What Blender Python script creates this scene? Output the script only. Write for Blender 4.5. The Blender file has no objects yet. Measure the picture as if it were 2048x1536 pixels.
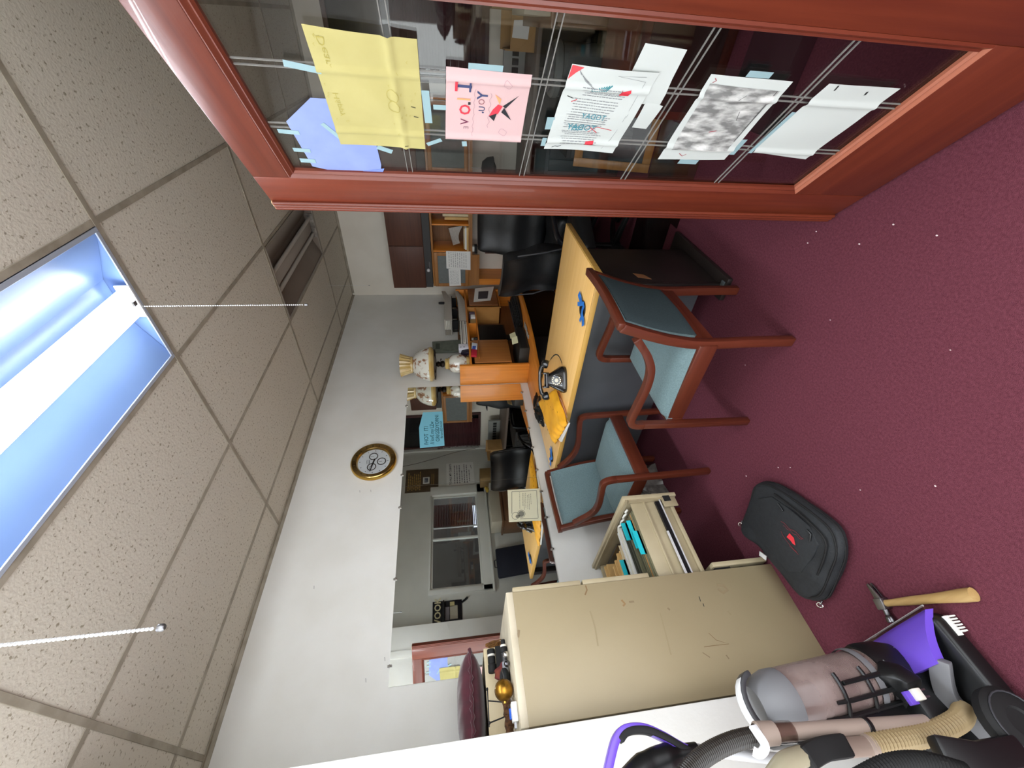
import bpy, bmesh, math, random
from mathutils import Vector, Matrix
random.seed(7)
C = bpy.context.scene.collection
R_ = math.radians
# ---------------------------------------------------------------- camera, world, exposure
CAM_H = 1.49; F_PX = 809.52; YAW, PITCH, ROLL = 0.732494, -0.1413547, -0.0377567
_f = Vector((math.cos(YAW)*math.cos(PITCH), math.sin(YAW)*math.cos(PITCH), math.sin(PITCH)))
_r0 = Vector((math.sin(YAW), -math.cos(YAW), 0)); _u0 = _r0.cross(_f)
_r = _r0*math.cos(ROLL) + _u0*math.sin(ROLL); _u = -_r0*math.sin(ROLL) + _u0*math.cos(ROLL)
CAM = Vector((0, 0, CAM_H))
cd = bpy.data.cameras.new('camera'); cam = bpy.data.objects.new('camera', cd); C.objects.link(cam)
cd.sensor_fit = 'HORIZONTAL'; cd.sensor_width = 36; cd.lens = 36*F_PX/2048; cd.clip_start = 0.02; cd.clip_end = 60
mx = Matrix((-_u, _r, -_f)).transposed().to_4x4(); mx.translation = CAM; cam.matrix_world = mx
bpy.context.scene.camera = cam
vs = bpy.context.scene.view_settings
vs.view_transform = 'Standard'; vs.look = 'None'; vs.gamma = 1; vs.use_curve_mapping = False; vs.exposure = 0.56
w = bpy.data.worlds.new('world'); bpy.context.scene.world = w; w.use_nodes = True
w.node_tree.nodes['Background'].inputs[0].default_value = (0.92, 0.965, 1.0, 1)
w.node_tree.nodes['Background'].inputs[1].default_value = 3.1
LIGHT_STRENGTH = 53.0

# ---------------------------------------------------------------- measuring: pixel of the photograph -> point on a known plane of the room
def ray(u, v):
    return _f + _r*((1536-v-768)/F_PX) - _u*((u-1024)/F_PX)
def az(u, v, z):
    d = ray(u, v); return CAM + d*((z-CAM_H)/d.z)
def ay(u, v, y):
    d = ray(u, v); return CAM + d*(y/d.y)
def ax(u, v, x):
    d = ray(u, v); return CAM + d*(x/d.x)

# ---------------------------------------------------------------- materials
def lin(c):
    if isinstance(c, str):
        c = [int(c[i:i+2], 16)/255 for i in (0, 2, 4)]
    else:
        return (*c, 1)
    return (*[(x/12.92 if x <= .04045 else ((x+.055)/1.055)**2.4) for x in c], 1)
def mat(name, col, rough=.5, metal=0, spec=.5, col2=None, nscale=8, ndet=4, stretch=(1, 1, 1), lo=.35, hi=.65,
        bump=0, bscale=60, bstretch=None, emit=None, estr=0, trans=0, alpha=1, coat=0, sheen=0, rough2=None):
    m = bpy.data.materials.new(name); m.use_nodes = True
    nt = m.node_tree; b = nt.nodes['Principled BSDF']; L = nt.links.new
    b.inputs['Base Color'].default_value = lin(col); b.inputs['Roughness'].default_value = rough
    b.inputs['Metallic'].default_value = metal; b.inputs['Specular IOR Level'].default_value = spec
    b.inputs['Transmission Weight'].default_value = trans; b.inputs['Alpha'].default_value = alpha
    b.inputs['Coat Weight'].default_value = coat; b.inputs['Sheen Weight'].default_value = sheen
    tc = nt.nodes.new('ShaderNodeTexCoord')
    if col2 is not None:
        mp = nt.nodes.new('ShaderNodeMapping'); mp.inputs['Scale'].default_value = stretch
        no = nt.nodes.new('ShaderNodeTexNoise'); no.inputs['Scale'].default_value = nscale; no.inputs['Detail'].default_value = ndet
        cr = nt.nodes.new('ShaderNodeValToRGB')
        cr.color_ramp.elements[0].position = lo; cr.color_ramp.elements[0].color = lin(col)
        cr.color_ramp.elements[1].position = hi; cr.color_ramp.elements[1].color = lin(col2)
        L(tc.outputs['Object'], mp.inputs[0]); L(mp.outputs[0], no.inputs['Vector']); L(no.outputs['Fac'], cr.inputs[0])
        L(cr.outputs[0], b.inputs['Base Color'])
    if bump:
        mp = nt.nodes.new('ShaderNodeMapping'); mp.inputs['Scale'].default_value = bstretch or (1, 1, 1)
        no = nt.nodes.new('ShaderNodeTexNoise'); no.inputs['Scale'].default_value = bscale; no.inputs['Detail'].default_value = 5
        bu = nt.nodes.new('ShaderNodeBump'); bu.inputs['Strength'].default_value = bump; bu.inputs['Distance'].default_value = .01
        L(tc.outputs['Object'], mp.inputs[0]); L(mp.outputs[0], no.inputs['Vector']); L(no.outputs['Fac'], bu.inputs['Height']); L(bu.outputs[0], b.inputs['Normal'])
    if emit is not None:
        b.inputs['Emission Color'].default_value = lin(emit); b.inputs['Emission Strength'].default_value = estr
    return m
def wood(name, c1, c2, axis='z', rough=.38, sc=1.0, coat=.15):
    st = {'x': (1.2, 26, 26), 'y': (26, 1.2, 26), 'z': (26, 26, 1.2)}[axis]
    return mat(name, c1, rough=rough, col2=c2, nscale=1.6*sc, ndet=8, stretch=st, lo=.3, hi=.7, bump=.05, bscale=2.2, bstretch=st, coat=coat)
def glassmat(name, tint, gl=.08, rough=.02):
    m = bpy.data.materials.new(name); m.use_nodes = True; nt = m.node_tree; nt.nodes.clear()
    o = nt.nodes.new('ShaderNodeOutputMaterial'); t = nt.nodes.new('ShaderNodeBsdfTransparent'); g = nt.nodes.new('ShaderNodeBsdfGlossy')
    t.inputs[0].default_value = lin(tint); g.inputs['Roughness'].default_value = rough
    x = nt.nodes.new('ShaderNodeMixShader'); lw = nt.nodes.new('ShaderNodeLayerWeight'); lw.inputs['Blend'].default_value = .5
    pw = nt.nodes.new('ShaderNodeMath'); pw.operation = 'POWER'; pw.inputs[1].default_value = 4.5
    mu = nt.nodes.new('ShaderNodeMath'); mu.operation = 'MULTIPLY_ADD'; mu.inputs[1].default_value = .9; mu.inputs[2].default_value = gl
    nt.links.new(lw.outputs['Facing'], pw.inputs[0]); nt.links.new(pw.outputs[0], mu.inputs[0]); nt.links.new(mu.outputs[0], x.inputs[0]); nt.links.new(t.outputs[0], x.inputs[1]); nt.links.new(g.outputs[0], x.inputs[2]); nt.links.new(x.outputs[0], o.inputs[0])
    return m
_mc = {}
def flat(hexc, rough=.6, spec=.3):
    k = (hexc, rough)
    if k not in _mc: _mc[k] = mat('paint_'+hexc, hexc, rough=rough, spec=spec)
    return _mc[k]

# ---------------------------------------------------------------- mesh builder
class MB:
    def __init__(s): s.v = []; s.f = []; s.mi = []; s.k = 0; s.fr = None
    def frame(s, o, ex, ey, ez): s.fr = (Vector(o), Vector(ex), Vector(ey), Vector(ez)); return s
    def add(s, vs_, fs):
        n = len(s.v)
        for p in vs_:
            p = Vector(p)
            if s.fr: p = s.fr[0] + s.fr[1]*p.x + s.fr[2]*p.y + s.fr[3]*p.z
            s.v.append(p)
        for f in fs: s.f.append([n+i for i in f]); s.mi.append(s.k)
        return s
    def box(s, x0, x1, y0, y1, z0, z1):
        return s.add([(x0,y0,z0),(x1,y0,z0),(x1,y1,z0),(x0,y1,z0),(x0,y0,z1),(x1,y0,z1),(x1,y1,z1),(x0,y1,z1)],
                     [(3,2,1,0),(4,5,6,7),(0,1,5,4),(1,2,6,5),(2,3,7,6),(3,0,4,7)])
    def prism(s, pts, off):
        off = Vector(off); n = len(pts); P = [Vector(p) for p in pts]
        s.add(P + [p+off for p in P], [list(range(n))[::-1], list(range(n, 2*n))] + [(i, (i+1) % n, n+(i+1) % n, n+i) for i in range(n)])
        return s
    def cbox(s, c, ex, ey, ez):      # box by centre and three half vectors
        c, ex, ey, ez = Vector(c), Vector(ex), Vector(ey), Vector(ez)
        return s.add([c-ex-ey-ez, c+ex-ey-ez, c+ex+ey-ez, c-ex+ey-ez, c-ex-ey+ez, c+ex-ey+ez, c+ex+ey+ez, c-ex+ey+ez],
                     [(3,2,1,0),(4,5,6,7),(0,1,5,4),(1,2,6,5),(2,3,7,6),(3,0,4,7)])
    def tube(s, pts, r, n=8, closed=False, flatten=None):
        P = [Vector(p) for p in pts]; m = len(P); rr = r if isinstance(r, (list, tuple)) else [r]*m
        vs_, fs = [], []; prev = None
        for i in range(m):
            t = (P[(i+1) % m] - P[i-1]) if closed else (P[min(i+1, m-1)] - P[max(i-1, 0)])
            t.normalize()
            if prev is None:
                a = Vector((0, 0, 1)) if abs(t.z) < .9 else Vector((1, 0, 0)); a = (a - t*a.dot(t)).normalized()
            else:
                a = (prev - t*prev.dot(t)).normalized()
            prev = a; b = t.cross(a)
            for j in range(n):
                q = 2*math.pi*j/n; vs_.append(P[i] + (a*math.cos(q) + b*math.sin(q)*(flatten or 1))*rr[i])
        for i in range(m if closed else m-1):
            for j in range(n):
                a0 = i*n; b0 = ((i+1) % m)*n; fs.append((a0+j, a0+(j+1) % n, b0+(j+1) % n, b0+j))
        if not closed: fs.append(list(range(n))[::-1]); fs.append([(m-1)*n+j for j in range(n)])
        return s.add(vs_, fs)
    def bar(s, pts, hw, hh, side):   # rectangular section swept along pts; side = sideways vector
        P = [Vector(p) for p in pts]; m = len(P); sd = Vector(side).normalized(); vs_, fs = [], []
        for i in range(m):
            t = (P[min(i+1, m-1)] - P[max(i-1, 0)]).normalized(); a = (sd - t*sd.dot(t)).normalized(); b = t.cross(a)
            w_ = hw[i] if isinstance(hw, (list, tuple)) else hw; h_ = hh[i] if isinstance(hh, (list, tuple)) else hh
            vs_ += [P[i]-a*w_-b*h_, P[i]+a*w_-b*h_, P[i]+a*w_+b*h_, P[i]-a*w_+b*h_]
        for i in range(m-1):
            for j in range(4): fs.append((i*4+j, i*4+(j+1) % 4, (i+1)*4+(j+1) % 4, (i+1)*4+j))
        fs += [(3,2,1,0), tuple((m-1)*4+j for j in range(4))]
        return s.add(vs_, fs)
    def lathe(s, prof, n=20, o=(0,0,0), axis=(0,0,1), wave=None):
        o = Vector(o); a = Vector(axis).normalized(); x = Vector((1,0,0)) if abs(a.x) < .9 else Vector((0,1,0)); x = (x-a*x.dot(a)).normalized(); y = a.cross(x)
        vs_, fs = [], []; m = len(prof)
        for i, (r, z) in enumerate(prof):
            for j in range(n):
                q = 2*math.pi*j/n; r_ = r; z_ = z
                if wave and i in wave: r_ *= 1+wave[i]*math.cos(q*n/2); 
                vs_.append(o + (x*math.cos(q)+y*math.sin(q))*r_ + a*z_)
        for i in range(m-1):
            for j in range(n): fs.append((i*n+j, i*n+(j+1) % n, (i+1)*n+(j+1) % n, (i+1)*n+j))
        if prof[0][0] > .004 and prof[-1][0] > .004:
            for j in range(n): fs.append(((m-1)*n+j, (m-1)*n+(j+1) % n, (j+1) % n, j))
        else:
            if prof[0][0] > 1e-5: fs.append(list(range(n))[::-1])
            if prof[-1][0] > 1e-5: fs.append([(m-1)*n+j for j in range(n)])
        return s.add(vs_, fs)
    def ell(s, c, r, n=14, k=9):
        c = Vector(c); vs_, fs = [], []
        for i in range(k+1):
            t = math.pi*i/k
            for j in range(n):
                q = 2*math.pi*j/n; vs_.append(c + Vector((r[0]*math.sin(t)*math.cos(q), r[1]*math.sin(t)*math.sin(q), -r[2]*math.cos(t))))
        for i in range(k):
            for j in range(n): fs.append((i*n+j, i*n+(j+1) % n, (i+1)*n+(j+1) % n, (i+1)*n+j))
        return s.add(vs_, fs)
    def sheet(s, P, nu, nv, th):     # closed sheet: P(a,b)->(point, normal)
        vs_, fs = [], []; N = (nu+1)*(nv+1)
        top, bot = [], []
        for i in range(nu+1):
            for j in range(nv+1):
                p, nn = P(i/nu, j/nv); top.append(Vector(p)); bot.append(Vector(p)+Vector(nn)*th)
        g = lambda i, j: i*(nv+1)+j
        for i in range(nu):
            for j in range(nv):
                fs.append((g(i,j), g(i+1,j), g(i+1,j+1), g(i,j+1))); fs.append((N+g(i,j), N+g(i,j+1), N+g(i+1,j+1), N+g(i+1,j)))
        for i in range(nu):
            fs.append((g(i,0), N+g(i,0), N+g(i+1,0), g(i+1,0))); fs.append((g(i,nv), g(i+1,nv), N+g(i+1,nv), N+g(i,nv)))
        for j in range(nv):
            fs.append((g(0,j), g(0,j+1), N+g(0,j+1), N+g(0,j))); fs.append((g(nu,j), N+g(nu,j), N+g(nu,j+1), g(nu,j+1)))
        return s.add(top+bot, fs)
    def text(s, body, size, x, y, z=0, mirror=False, align='LEFT', off=0, rot=0):   # lettering in the builder's frame (xy plane)
        vs_, fs = text_geo(body, size, align, off)
        c_, s_ = math.cos(rot), math.sin(rot); P = []
        for p in vs_:
            px = -p[0] if mirror else p[0]; P.append((x + px*c_ - p[1]*s_, y + px*s_ + p[1]*c_, z))
        return s.add(P, [f[::-1] for f in fs] if mirror else fs)
    def stroke(s, pts, w_, z=0):     # flat pen stroke in the xy plane of the frame
        P = [Vector((p[0], p[1], 0)) for p in pts]; m = len(P); vs_, fs = [], []
        for i in range(m):
            t = (P[min(i+1, m-1)]-P[max(i-1, 0)]); t = t.normalized() if t.length > 0 else Vector((1,0,0)); nn = Vector((-t.y, t.x, 0))*w_/2
            vs_ += [P[i]+nn+Vector((0,0,z)), P[i]-nn+Vector((0,0,z))]
        for i in range(m-1): fs.append((2*i, 2*i+1, 2*i+3, 2*i+2))
        return s.add(vs_, fs)
    def build(s, name, mats, parent=None, bevel=0, seg=2, smooth=40, world=False, rec=True):
        me = bpy.data.meshes.new(name)
        V = s.v
        if world and parent is not None:
            inv = parent.matrix_basis.inverted(); V = [inv @ p for p in V]
        me.from_pydata([tuple(p) for p in V], [], s.f)
        for m in (mats if isinstance(mats, (list, tuple)) else [mats]): me.materials.append(m)
        if any(s.mi): me.polygons.foreach_set('material_index', s.mi)
        if rec or bevel:
            bm = bmesh.new(); bm.from_mesh(me)
            if rec: bmesh.ops.recalc_face_normals(bm, faces=bm.faces)
            if bevel:
                es = [e for e in bm.edges if len(e.link_faces) == 2 and e.calc_face_angle(0) > .5]
                bmesh.ops.bevel(bm, geom=es, offset=bevel, segments=seg, profile=.5, affect='EDGES', clamp_overlap=True)
            bm.to_mesh(me); bm.free()
        if smooth:
            me.polygons.foreach_set('use_smooth', [True]*len(me.polygons)); me.set_sharp_from_angle(angle=R_(smooth))
        o = bpy.data.objects.new(name, me); C.objects.link(o)
        if parent is not None: o.parent = parent
        return o
_tx = {}
def text_geo(body, size, align, off):
    k = (body, align, off)
    if k not in _tx:
        cu = bpy.data.curves.new('t', 'FONT'); cu.body = body; cu.size = 1; cu.align_x = align; cu.offset = off; cu.resolution_u = 2
        o = bpy.data.objects.new('t', cu); C.objects.link(o)
        dg = bpy.context.evaluated_depsgraph_get(); me = bpy.data.meshes.new_from_object(o.evaluated_get(dg))
        _tx[k] = ([tuple(v.co) for v in me.vertices], [list(p.vertices) for p in me.polygons])
        bpy.data.objects.remove(o); bpy.data.curves.remove(cu); bpy.data.meshes.remove(me)
    v, f = _tx[k]
    return [(p[0]*size, p[1]*size, 0) for p in v], f
def tag(o, label=None, cat=None, group=None, kind=None):
    if label: o['label'] = label
    if cat: o['category'] = cat
    if group: o['group'] = group
    if kind: o['kind'] = kind
    return o
def thing(name, label, cat, loc=(0,0,0), rz=0, group=None, kind=None):
    o = bpy.data.objects.new(name, None); C.objects.link(o); o.empty_display_size = .1
    o.location = loc; o.rotation_euler = (0, 0, rz); o.matrix_basis = Matrix.Translation(Vector(loc)) @ Matrix.Rotation(rz, 4, 'Z')
    return tag(o, label, cat, group, kind)
def dup(root, loc, rz, label=None, group=None):
    r = root.copy(); C.objects.link(r); r.location = loc; r.rotation_euler = (0, 0, rz)
    if label: r['label'] = label
    if group: r['group'] = group
    for ch in list(root.children):
        c = ch.copy(); C.objects.link(c); c.parent = r
        for g in ch.children:
            d = g.copy(); C.objects.link(d); d.parent = c
    return r
def struct(name, mb, m, parent=None, **k):
    o = mb.build(name, m, parent, **k)
    if parent is None: o['kind'] = 'structure'
    return o
def inst(src, name, parent, loc=(0,0,0), rot=(0,0,0)):
    o = bpy.data.objects.new(name, src.data); C.objects.link(o); o.parent = parent; o.location = loc; o.rotation_euler = rot
    return o
# ---------------------------------------------------------------- material set
m_carpet = mat('maroon_carpet', '723d49', rough=.95, spec=.1, col2='5b2c37', nscale=120, ndet=3, lo=.3, hi=.75, bump=.6, bscale=420)
m_tile = mat('ceiling_tile_face', 'cfc8ba', rough=.9, spec=.1, col2='9a917f', nscale=75, ndet=3, stretch=(1, 1, 1), lo=.60, hi=.68, bump=.25, bscale=90)
m_grid = mat('grid_metal', 'a59c8c', rough=.6, col2='8f8676', nscale=14)
m_wallw = mat('white_wall_paint', 'e0dfda', rough=.75, spec=.25, col2='d9d7d0', nscale=3, bump=.06, bscale=45)
m_wallg = mat('grey_wall_paint', 'd4d5ce', rough=.7, spec=.25, col2='cccdc6', nscale=3, bump=.06, bscale=45)
m_trimw = mat('grey_trim_paint', 'd9dad4', rough=.5)
m_mahz = wood('mahogany_upright', '5a2213', '6f2f1a', 'z')
m_mahx = wood('mahogany_across', '552012', '692c19', 'x')
m_chairwood = wood('chair_cherry_wood', '4c2013', '5f2a19', 'z', rough=.35)
m_chairwoody = wood('chair_cherry_wood_length', '4c2013', '5f2a19', 'y', rough=.35)
m_chairwoodx = wood('chair_cherry_wood_cross', '4c2013', '5f2a19', 'x', rough=.35)
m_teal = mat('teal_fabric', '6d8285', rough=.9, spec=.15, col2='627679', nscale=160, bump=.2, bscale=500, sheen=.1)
m_desk = wood('maple_desk_top', 'fbcb80', 'f3c072', 'y', rough=.4)
m_deskedge = wood('maple_desk_edge', 'd2a658', 'c39649', 'y', rough=.4)
m_slate = mat('dark_slate_panel', '4b4d51', rough=.35, spec=.5, col2='46484b', nscale=5)
m_blackpan = mat('black_brown_panel', '221c1b', rough=.45, col2='2a2220', nscale=4)
m_oak = wood('oak_veneer_upright', 'e08c34', 'cc7a26', 'z', rough=.42)
m_oakx = wood('oak_veneer_across', 'd68430', 'c27224', 'x', rough=.42)
m_oaky = wood('oak_veneer_depth', 'ab7844', '96622f', 'y', rough=.42)
m_walnut = wood('walnut_door', '5a3526', '4b2b1f', 'y', rough=.5, coat=0)
m_black = mat('black_plastic', '101112', rough=.4)
m_blackm = mat('black_matte', '0c0c0d', rough=.75)
m_leather = mat('black_leather', '131416', rough=.42, bump=.12, bscale=160, col2='1a1b1d', nscale=20)
m_chrome = mat('chrome', 'd8d8d8', rough=.12, metal=1)
m_steel = mat('brushed_steel', '8d8d90', rough=.35, metal=1)
m_gold = mat('polished_gold', 'c9a24a', rough=.14, metal=1)
m_beige = mat('beige_cabinet_paint', '9d9074', rough=.45, spec=.4, col2='93866b', nscale=3.5, ndet=6)
m_beige2 = mat('beige_drawer_paint', 'b0a386', rough=.45, spec=.4, col2='a5987a', nscale=5)
m_olive = mat('olive_hanging_folder', '6d6a50', rough=.8)
m_darkgreen = mat('dark_green_folder', '3c3d30', rough=.8)
m_manila = mat('manila_card', 'd2ab70', rough=.8, col2='c69f62', nscale=9)
m_cyan = mat('cyan_tab', '1fb9c6', rough=.5)
m_white = mat('white_paper', 'e6e6e2', rough=.8)
m_mirror = mat('mirror_silver', (.90, .92, .89), rough=.015, metal=1)
m_velvet = mat('maroon_velvet', '4f1224', rough=.85, sheen=.6, col2='3f0c1b', nscale=25)
m_cream = mat('cream_board', 'd8c8a6', rough=.7, col2='cbb994', nscale=8)
m_glass = glassmat('door_glass', (.86, .86, .85), .06)
m_clear = glassmat('clear_plastic', (.78, .74, .72), .09, .08)
m_smoke = glassmat('smoky_canister', (.74, .66, .64), .10, .15)
m_purple = mat('purple_plastic', '6b4cc4', rough=.3)
m_greyp = mat('grey_plastic', '6d6d70', rough=.5)
m_lgreyp = mat('light_grey_plastic', 'b3b3b6', rough=.5)
m_beigep = mat('beige_hose_plastic', 'a08f84', rough=.5)
m_beigeh = mat('tan_ribbed_hose', '9a8560', rough=.6)
m_tape = mat('pale_blue_tape', '8aa5aa', rough=.5)
m_screen = mat('dark_screen', '0a0b0d', rough=.25)
m_nightglass = mat('dark_window_glass', '17181b', rough=.06, spec=.6)

# ---------------------------------------------------------------- floor, ceiling, walls
ZC = 2.737
YB, XB, YG = 2.73, 4.86, -.45      # back wall (mirror), right wall, grey front wall
struct('floor', MB().box(-2.2, XB+.1, -2.2, YB+.1, -.06, 0), m_carpet, smooth=0)
ceil = struct('ceiling', MB().box(-2.2, XB+.1, -2.2, YB+.1, ZC+.16, ZC+.2), m_grid, smooth=0)
QX = [-2.014, -.795, .4245, 1.6437, 2.863, 4.082, 4.86]
JY = [-1.816, -1.206, -.597, .013, .6228, 1.2324, 1.842, 2.4516, 2.73]
tsrc = {}
for i in range(6):
    for j in range(8):
        if (i, j) in ((2, 4), (4, 5), (1, 4)): continue
        a, b, c, d = QX[i], QX[i+1], JY[j], JY[j+1]
        k = (round(b-a, 2), round(d-c, 2))
        if k not in tsrc:
            hx, hy = (b-a)/2-.004, (d-c)/2-.004
            o = MB().box(-hx, hx, -hy, hy, 0, .016).build('ceiling_tile', m_tile, ceil, bevel=.002, seg=1); tsrc[k] = o
        else:
            o = inst(tsrc[k], 'ceiling_tile', ceil)
        o.location = ((a+b)/2, (c+d)/2, ZC+.0045); o.rotation_euler = (random.uniform(-.0015, .0015), random.uniform(-.001, .001), 0)
for x in QX[1:-1]:
    MB().box(x-.012, x+.012, -2.0, YB-.02, ZC, ZC+.004).build('grid_bar', m_grid, ceil, bevel=.001, seg=1)
for y in JY[1:-1]:
    segs = [(-2.0, XB-.02)]
    for a, b in segs: MB().box(a, b, y-.0115, y+.0115, ZC+.001, ZC+.0045).build('grid_bar', m_grid, ceil, bevel=.001, seg=1)
struct('trim_1', MB().box(.3, XB-.001, YB-.022, YB-.001, ZC-.001, ZC+.003).box(.3, XB-.001, YB-.004, YB-.0005, ZC-.022, ZC), m_grid, bevel=.001, seg=1)
struct('trim_2', MB().box(XB-.022, XB-.001, -.4, YB-.03, ZC-.001, ZC+.003).box(XB-.004, XB-.0005, -.4, YB-.03, ZC-.022, ZC), m_grid, bevel=.001, seg=1)
struct('wall_back', MB().box(-.3, XB+.1, YB, YB+.1, 0, ZC+.16), m_wallw, smooth=0)
struct('wall_right', MB().box(XB, XB+.1, -.6, YB, 0, ZC+.16), mat('right_wall_paint', 'e0dace', rough=.75, col2='d9d2c5', nscale=3), smooth=0)
struct('wall_left', MB().box(-1.4, .228, 1.80, YB, 0, ZC), m_wallw, bevel=.003)
# grey wall with a window opening
WX0, WX1, WZ0, WZ1 = 2.36, 3.86, 1.19, 1.925
g = MB().box(1.856, WX0, YG-.1, YG, 0, ZC).box(WX1, XB+.1, YG-.1, YG, 0, ZC).box(WX0, WX1, YG-.1, YG, 0, WZ0).box(WX0, WX1, YG-.1, YG, WZ1, ZC)
struct('wall_front', g, m_wallg, smooth=0)
struct('wall_door', MB().box(.955, 1.856, YG-.1, -.17, 0, ZC), m_wallw, bevel=.003)
struct('trim_3', MB().box(1.52, 1.60, -.17, -.158, 0, 2.4), m_wallw, bevel=.003)
struct('trim_4', MB().box(XB-.07, XB-.0005, YG+.0005, YG+.03, 0, ZC-.03), m_trimw, bevel=.004)
# window_1 in the grey wall
w1 = thing('window_1', None, None, (WX0, YG, WZ0), kind='structure')
def wpart(mb, n, m, **k): return mb.build(n, m, w1, world=True, **k)
wpart(MB().box(2.29, WX0, YG, YG+.02, 1.03, 1.95), 'casing', m_trimw, bevel=.004)
wpart(MB().box(WX1, 4.02, YG, YG+.02, 1.03, 1.95), 'casing', m_trimw, bevel=.004)
wpart(MB().box(WX0, WX1, YG, YG+.02, WZ1, 1.95), 'casing', m_trimw, bevel=.004)
wpart(MB().box(2.29, 4.02, YG, YG+.02, 1.06, WZ0), 'casing', m_trimw, bevel=.004)
wpart(MB().box(2.25, 4.06, YG, YG+.05, 1.03, 1.06), 'window_sill', m_trimw, bevel=.006)
def sash(x0, x1, y):
    f = MB(); t = .028
    f.box(x0, x0+t, y-.02, y, WZ0, WZ1).box(x1-t, x1, y-.02, y, WZ0, WZ1).box(x0+t, x1-t, y-.02, y, WZ0, WZ0+t).box(x0+t, x1-t, y-.02, y, WZ1-t, WZ1)
    s_ = wpart(f, 'sash', m_trimw, bevel=.003)
    MB().box(x0+t, x1-t, y-.012, y-.008, WZ0+t, WZ1-t).build('pane', glassmat('window_pane', (.8, .82, .82), .09), s_, world=False)
    # pane is authored in world space relative to the window origin
    s_.children[0].data.transform(Matrix.Translation(-Vector((WX0, YG, WZ0))))
sash(WX0, 3.12, YG-.01); sash(3.09, WX1, YG-.035)
# dim space behind the window
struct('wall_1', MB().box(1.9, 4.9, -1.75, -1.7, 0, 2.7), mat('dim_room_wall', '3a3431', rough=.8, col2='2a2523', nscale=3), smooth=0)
bl = thing('window_blind', 'maroon slatted blind behind the right pane of the grey wall window', 'blind', (3.6, YG-.2, 1.93))
m_slat = mat('maroon_slat', '5b2020', rough=.45)
b_src = MB().box(-.205, .205, -.011, .011, -.001, .001).build('slat', m_slat, bl); b_src.rotation_euler = (1.05, 0, 0); b_src.location = (0, 0, -.02)
for k in range(1, 28):
    tilt = 1.25 if k < 15 else 1.25-(k-14)*.045
    inst(b_src, 'slat', bl, (0, 0, -.02-k*.0265), (tilt, 0, 0))
MB().box(-.205, .205, -.015, .015, -.012, .012).build('headrail', m_slat, bl, bevel=.003)
MB().box(-.22, -.205, -.012, .012, -.76, 0).build('side_channel', mat('pale_channel', 'd8d8d8', rough=.5), bl)
day = thing('far_window', 'bright far window seen through the slats of the blind', 'window', (3.6, YG-.285, 1.26))
MB().box(-.2, .2, 0, .004, -.06, .0).build('pane', mat('daylight_pane', 'dfe6ff', emit='dfe8ff', estr=1.8), day)
MB().box(-.21, .21, -.004, .006, .0, .01).box(-.21, .21, -.004, .006, -.07, -.06).build('frame', m_trimw, day)
# window_2: blind covered window on the right wall
w2 = thing('window_2', None, None, (XB, 0, 1.7), kind='structure')
MB().box(-.012, -.004, -.36, .42, -.6, .75).build('pane', m_nightglass, w2)
MB().box(-.03, -.001, -.40, -.36, -.64, .79).box(-.03, -.001, .42, .46, -.64, .79).box(-.03, -.001, -.36, .42, .75, .79).box(-.03, -.001, -.36, .42, -.64, -.6).build('casing', mat('maroon_casing', '4a2a28', rough=.5), w2, bevel=.003)
MB().box(-.03, -.012, -.36, .42, .20, .225).build('meeting_rail', mat('maroon_rail', '4a2a28', rough=.5), w2)
b2 = thing('window_blind', 'sagging broken maroon blind over the right wall window', 'blind', (XB-.06, 0, 1.7))
m_slat2 = mat('dark_maroon_slat', '4a2226', rough=.4, col2='3a1a1e', nscale=6)
b_src = MB().box(-.002, .002, -.36, .36, -.0145, .0145).build('slat', m_slat2, b2); b_src.rotation_euler = (0, -.25, 0); b_src.location = (0, -.0, .2)
for k in range(1, 31):
    hw = .36 if k > 8 else .36
    inst(b_src, 'slat', b2, (random.uniform(-.004, .004), random.uniform(-.01, .01) - (.05*(8-k)/8 if k < 8 else 0), .2-k*.0262), (random.uniform(-.02, .02) + (.02*(8-k) if k < 8 else 0), -.25 + random.uniform(-.1, .1), 0))
for yy in (-.33, .41):
    mb = MB()
    for k in range(46): mb.ell((-.015, yy, .25-k*.0165), (.0035, .0035, .004), 6, 4)
    mb.build('bead_chain', m_chrome, b2)

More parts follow.
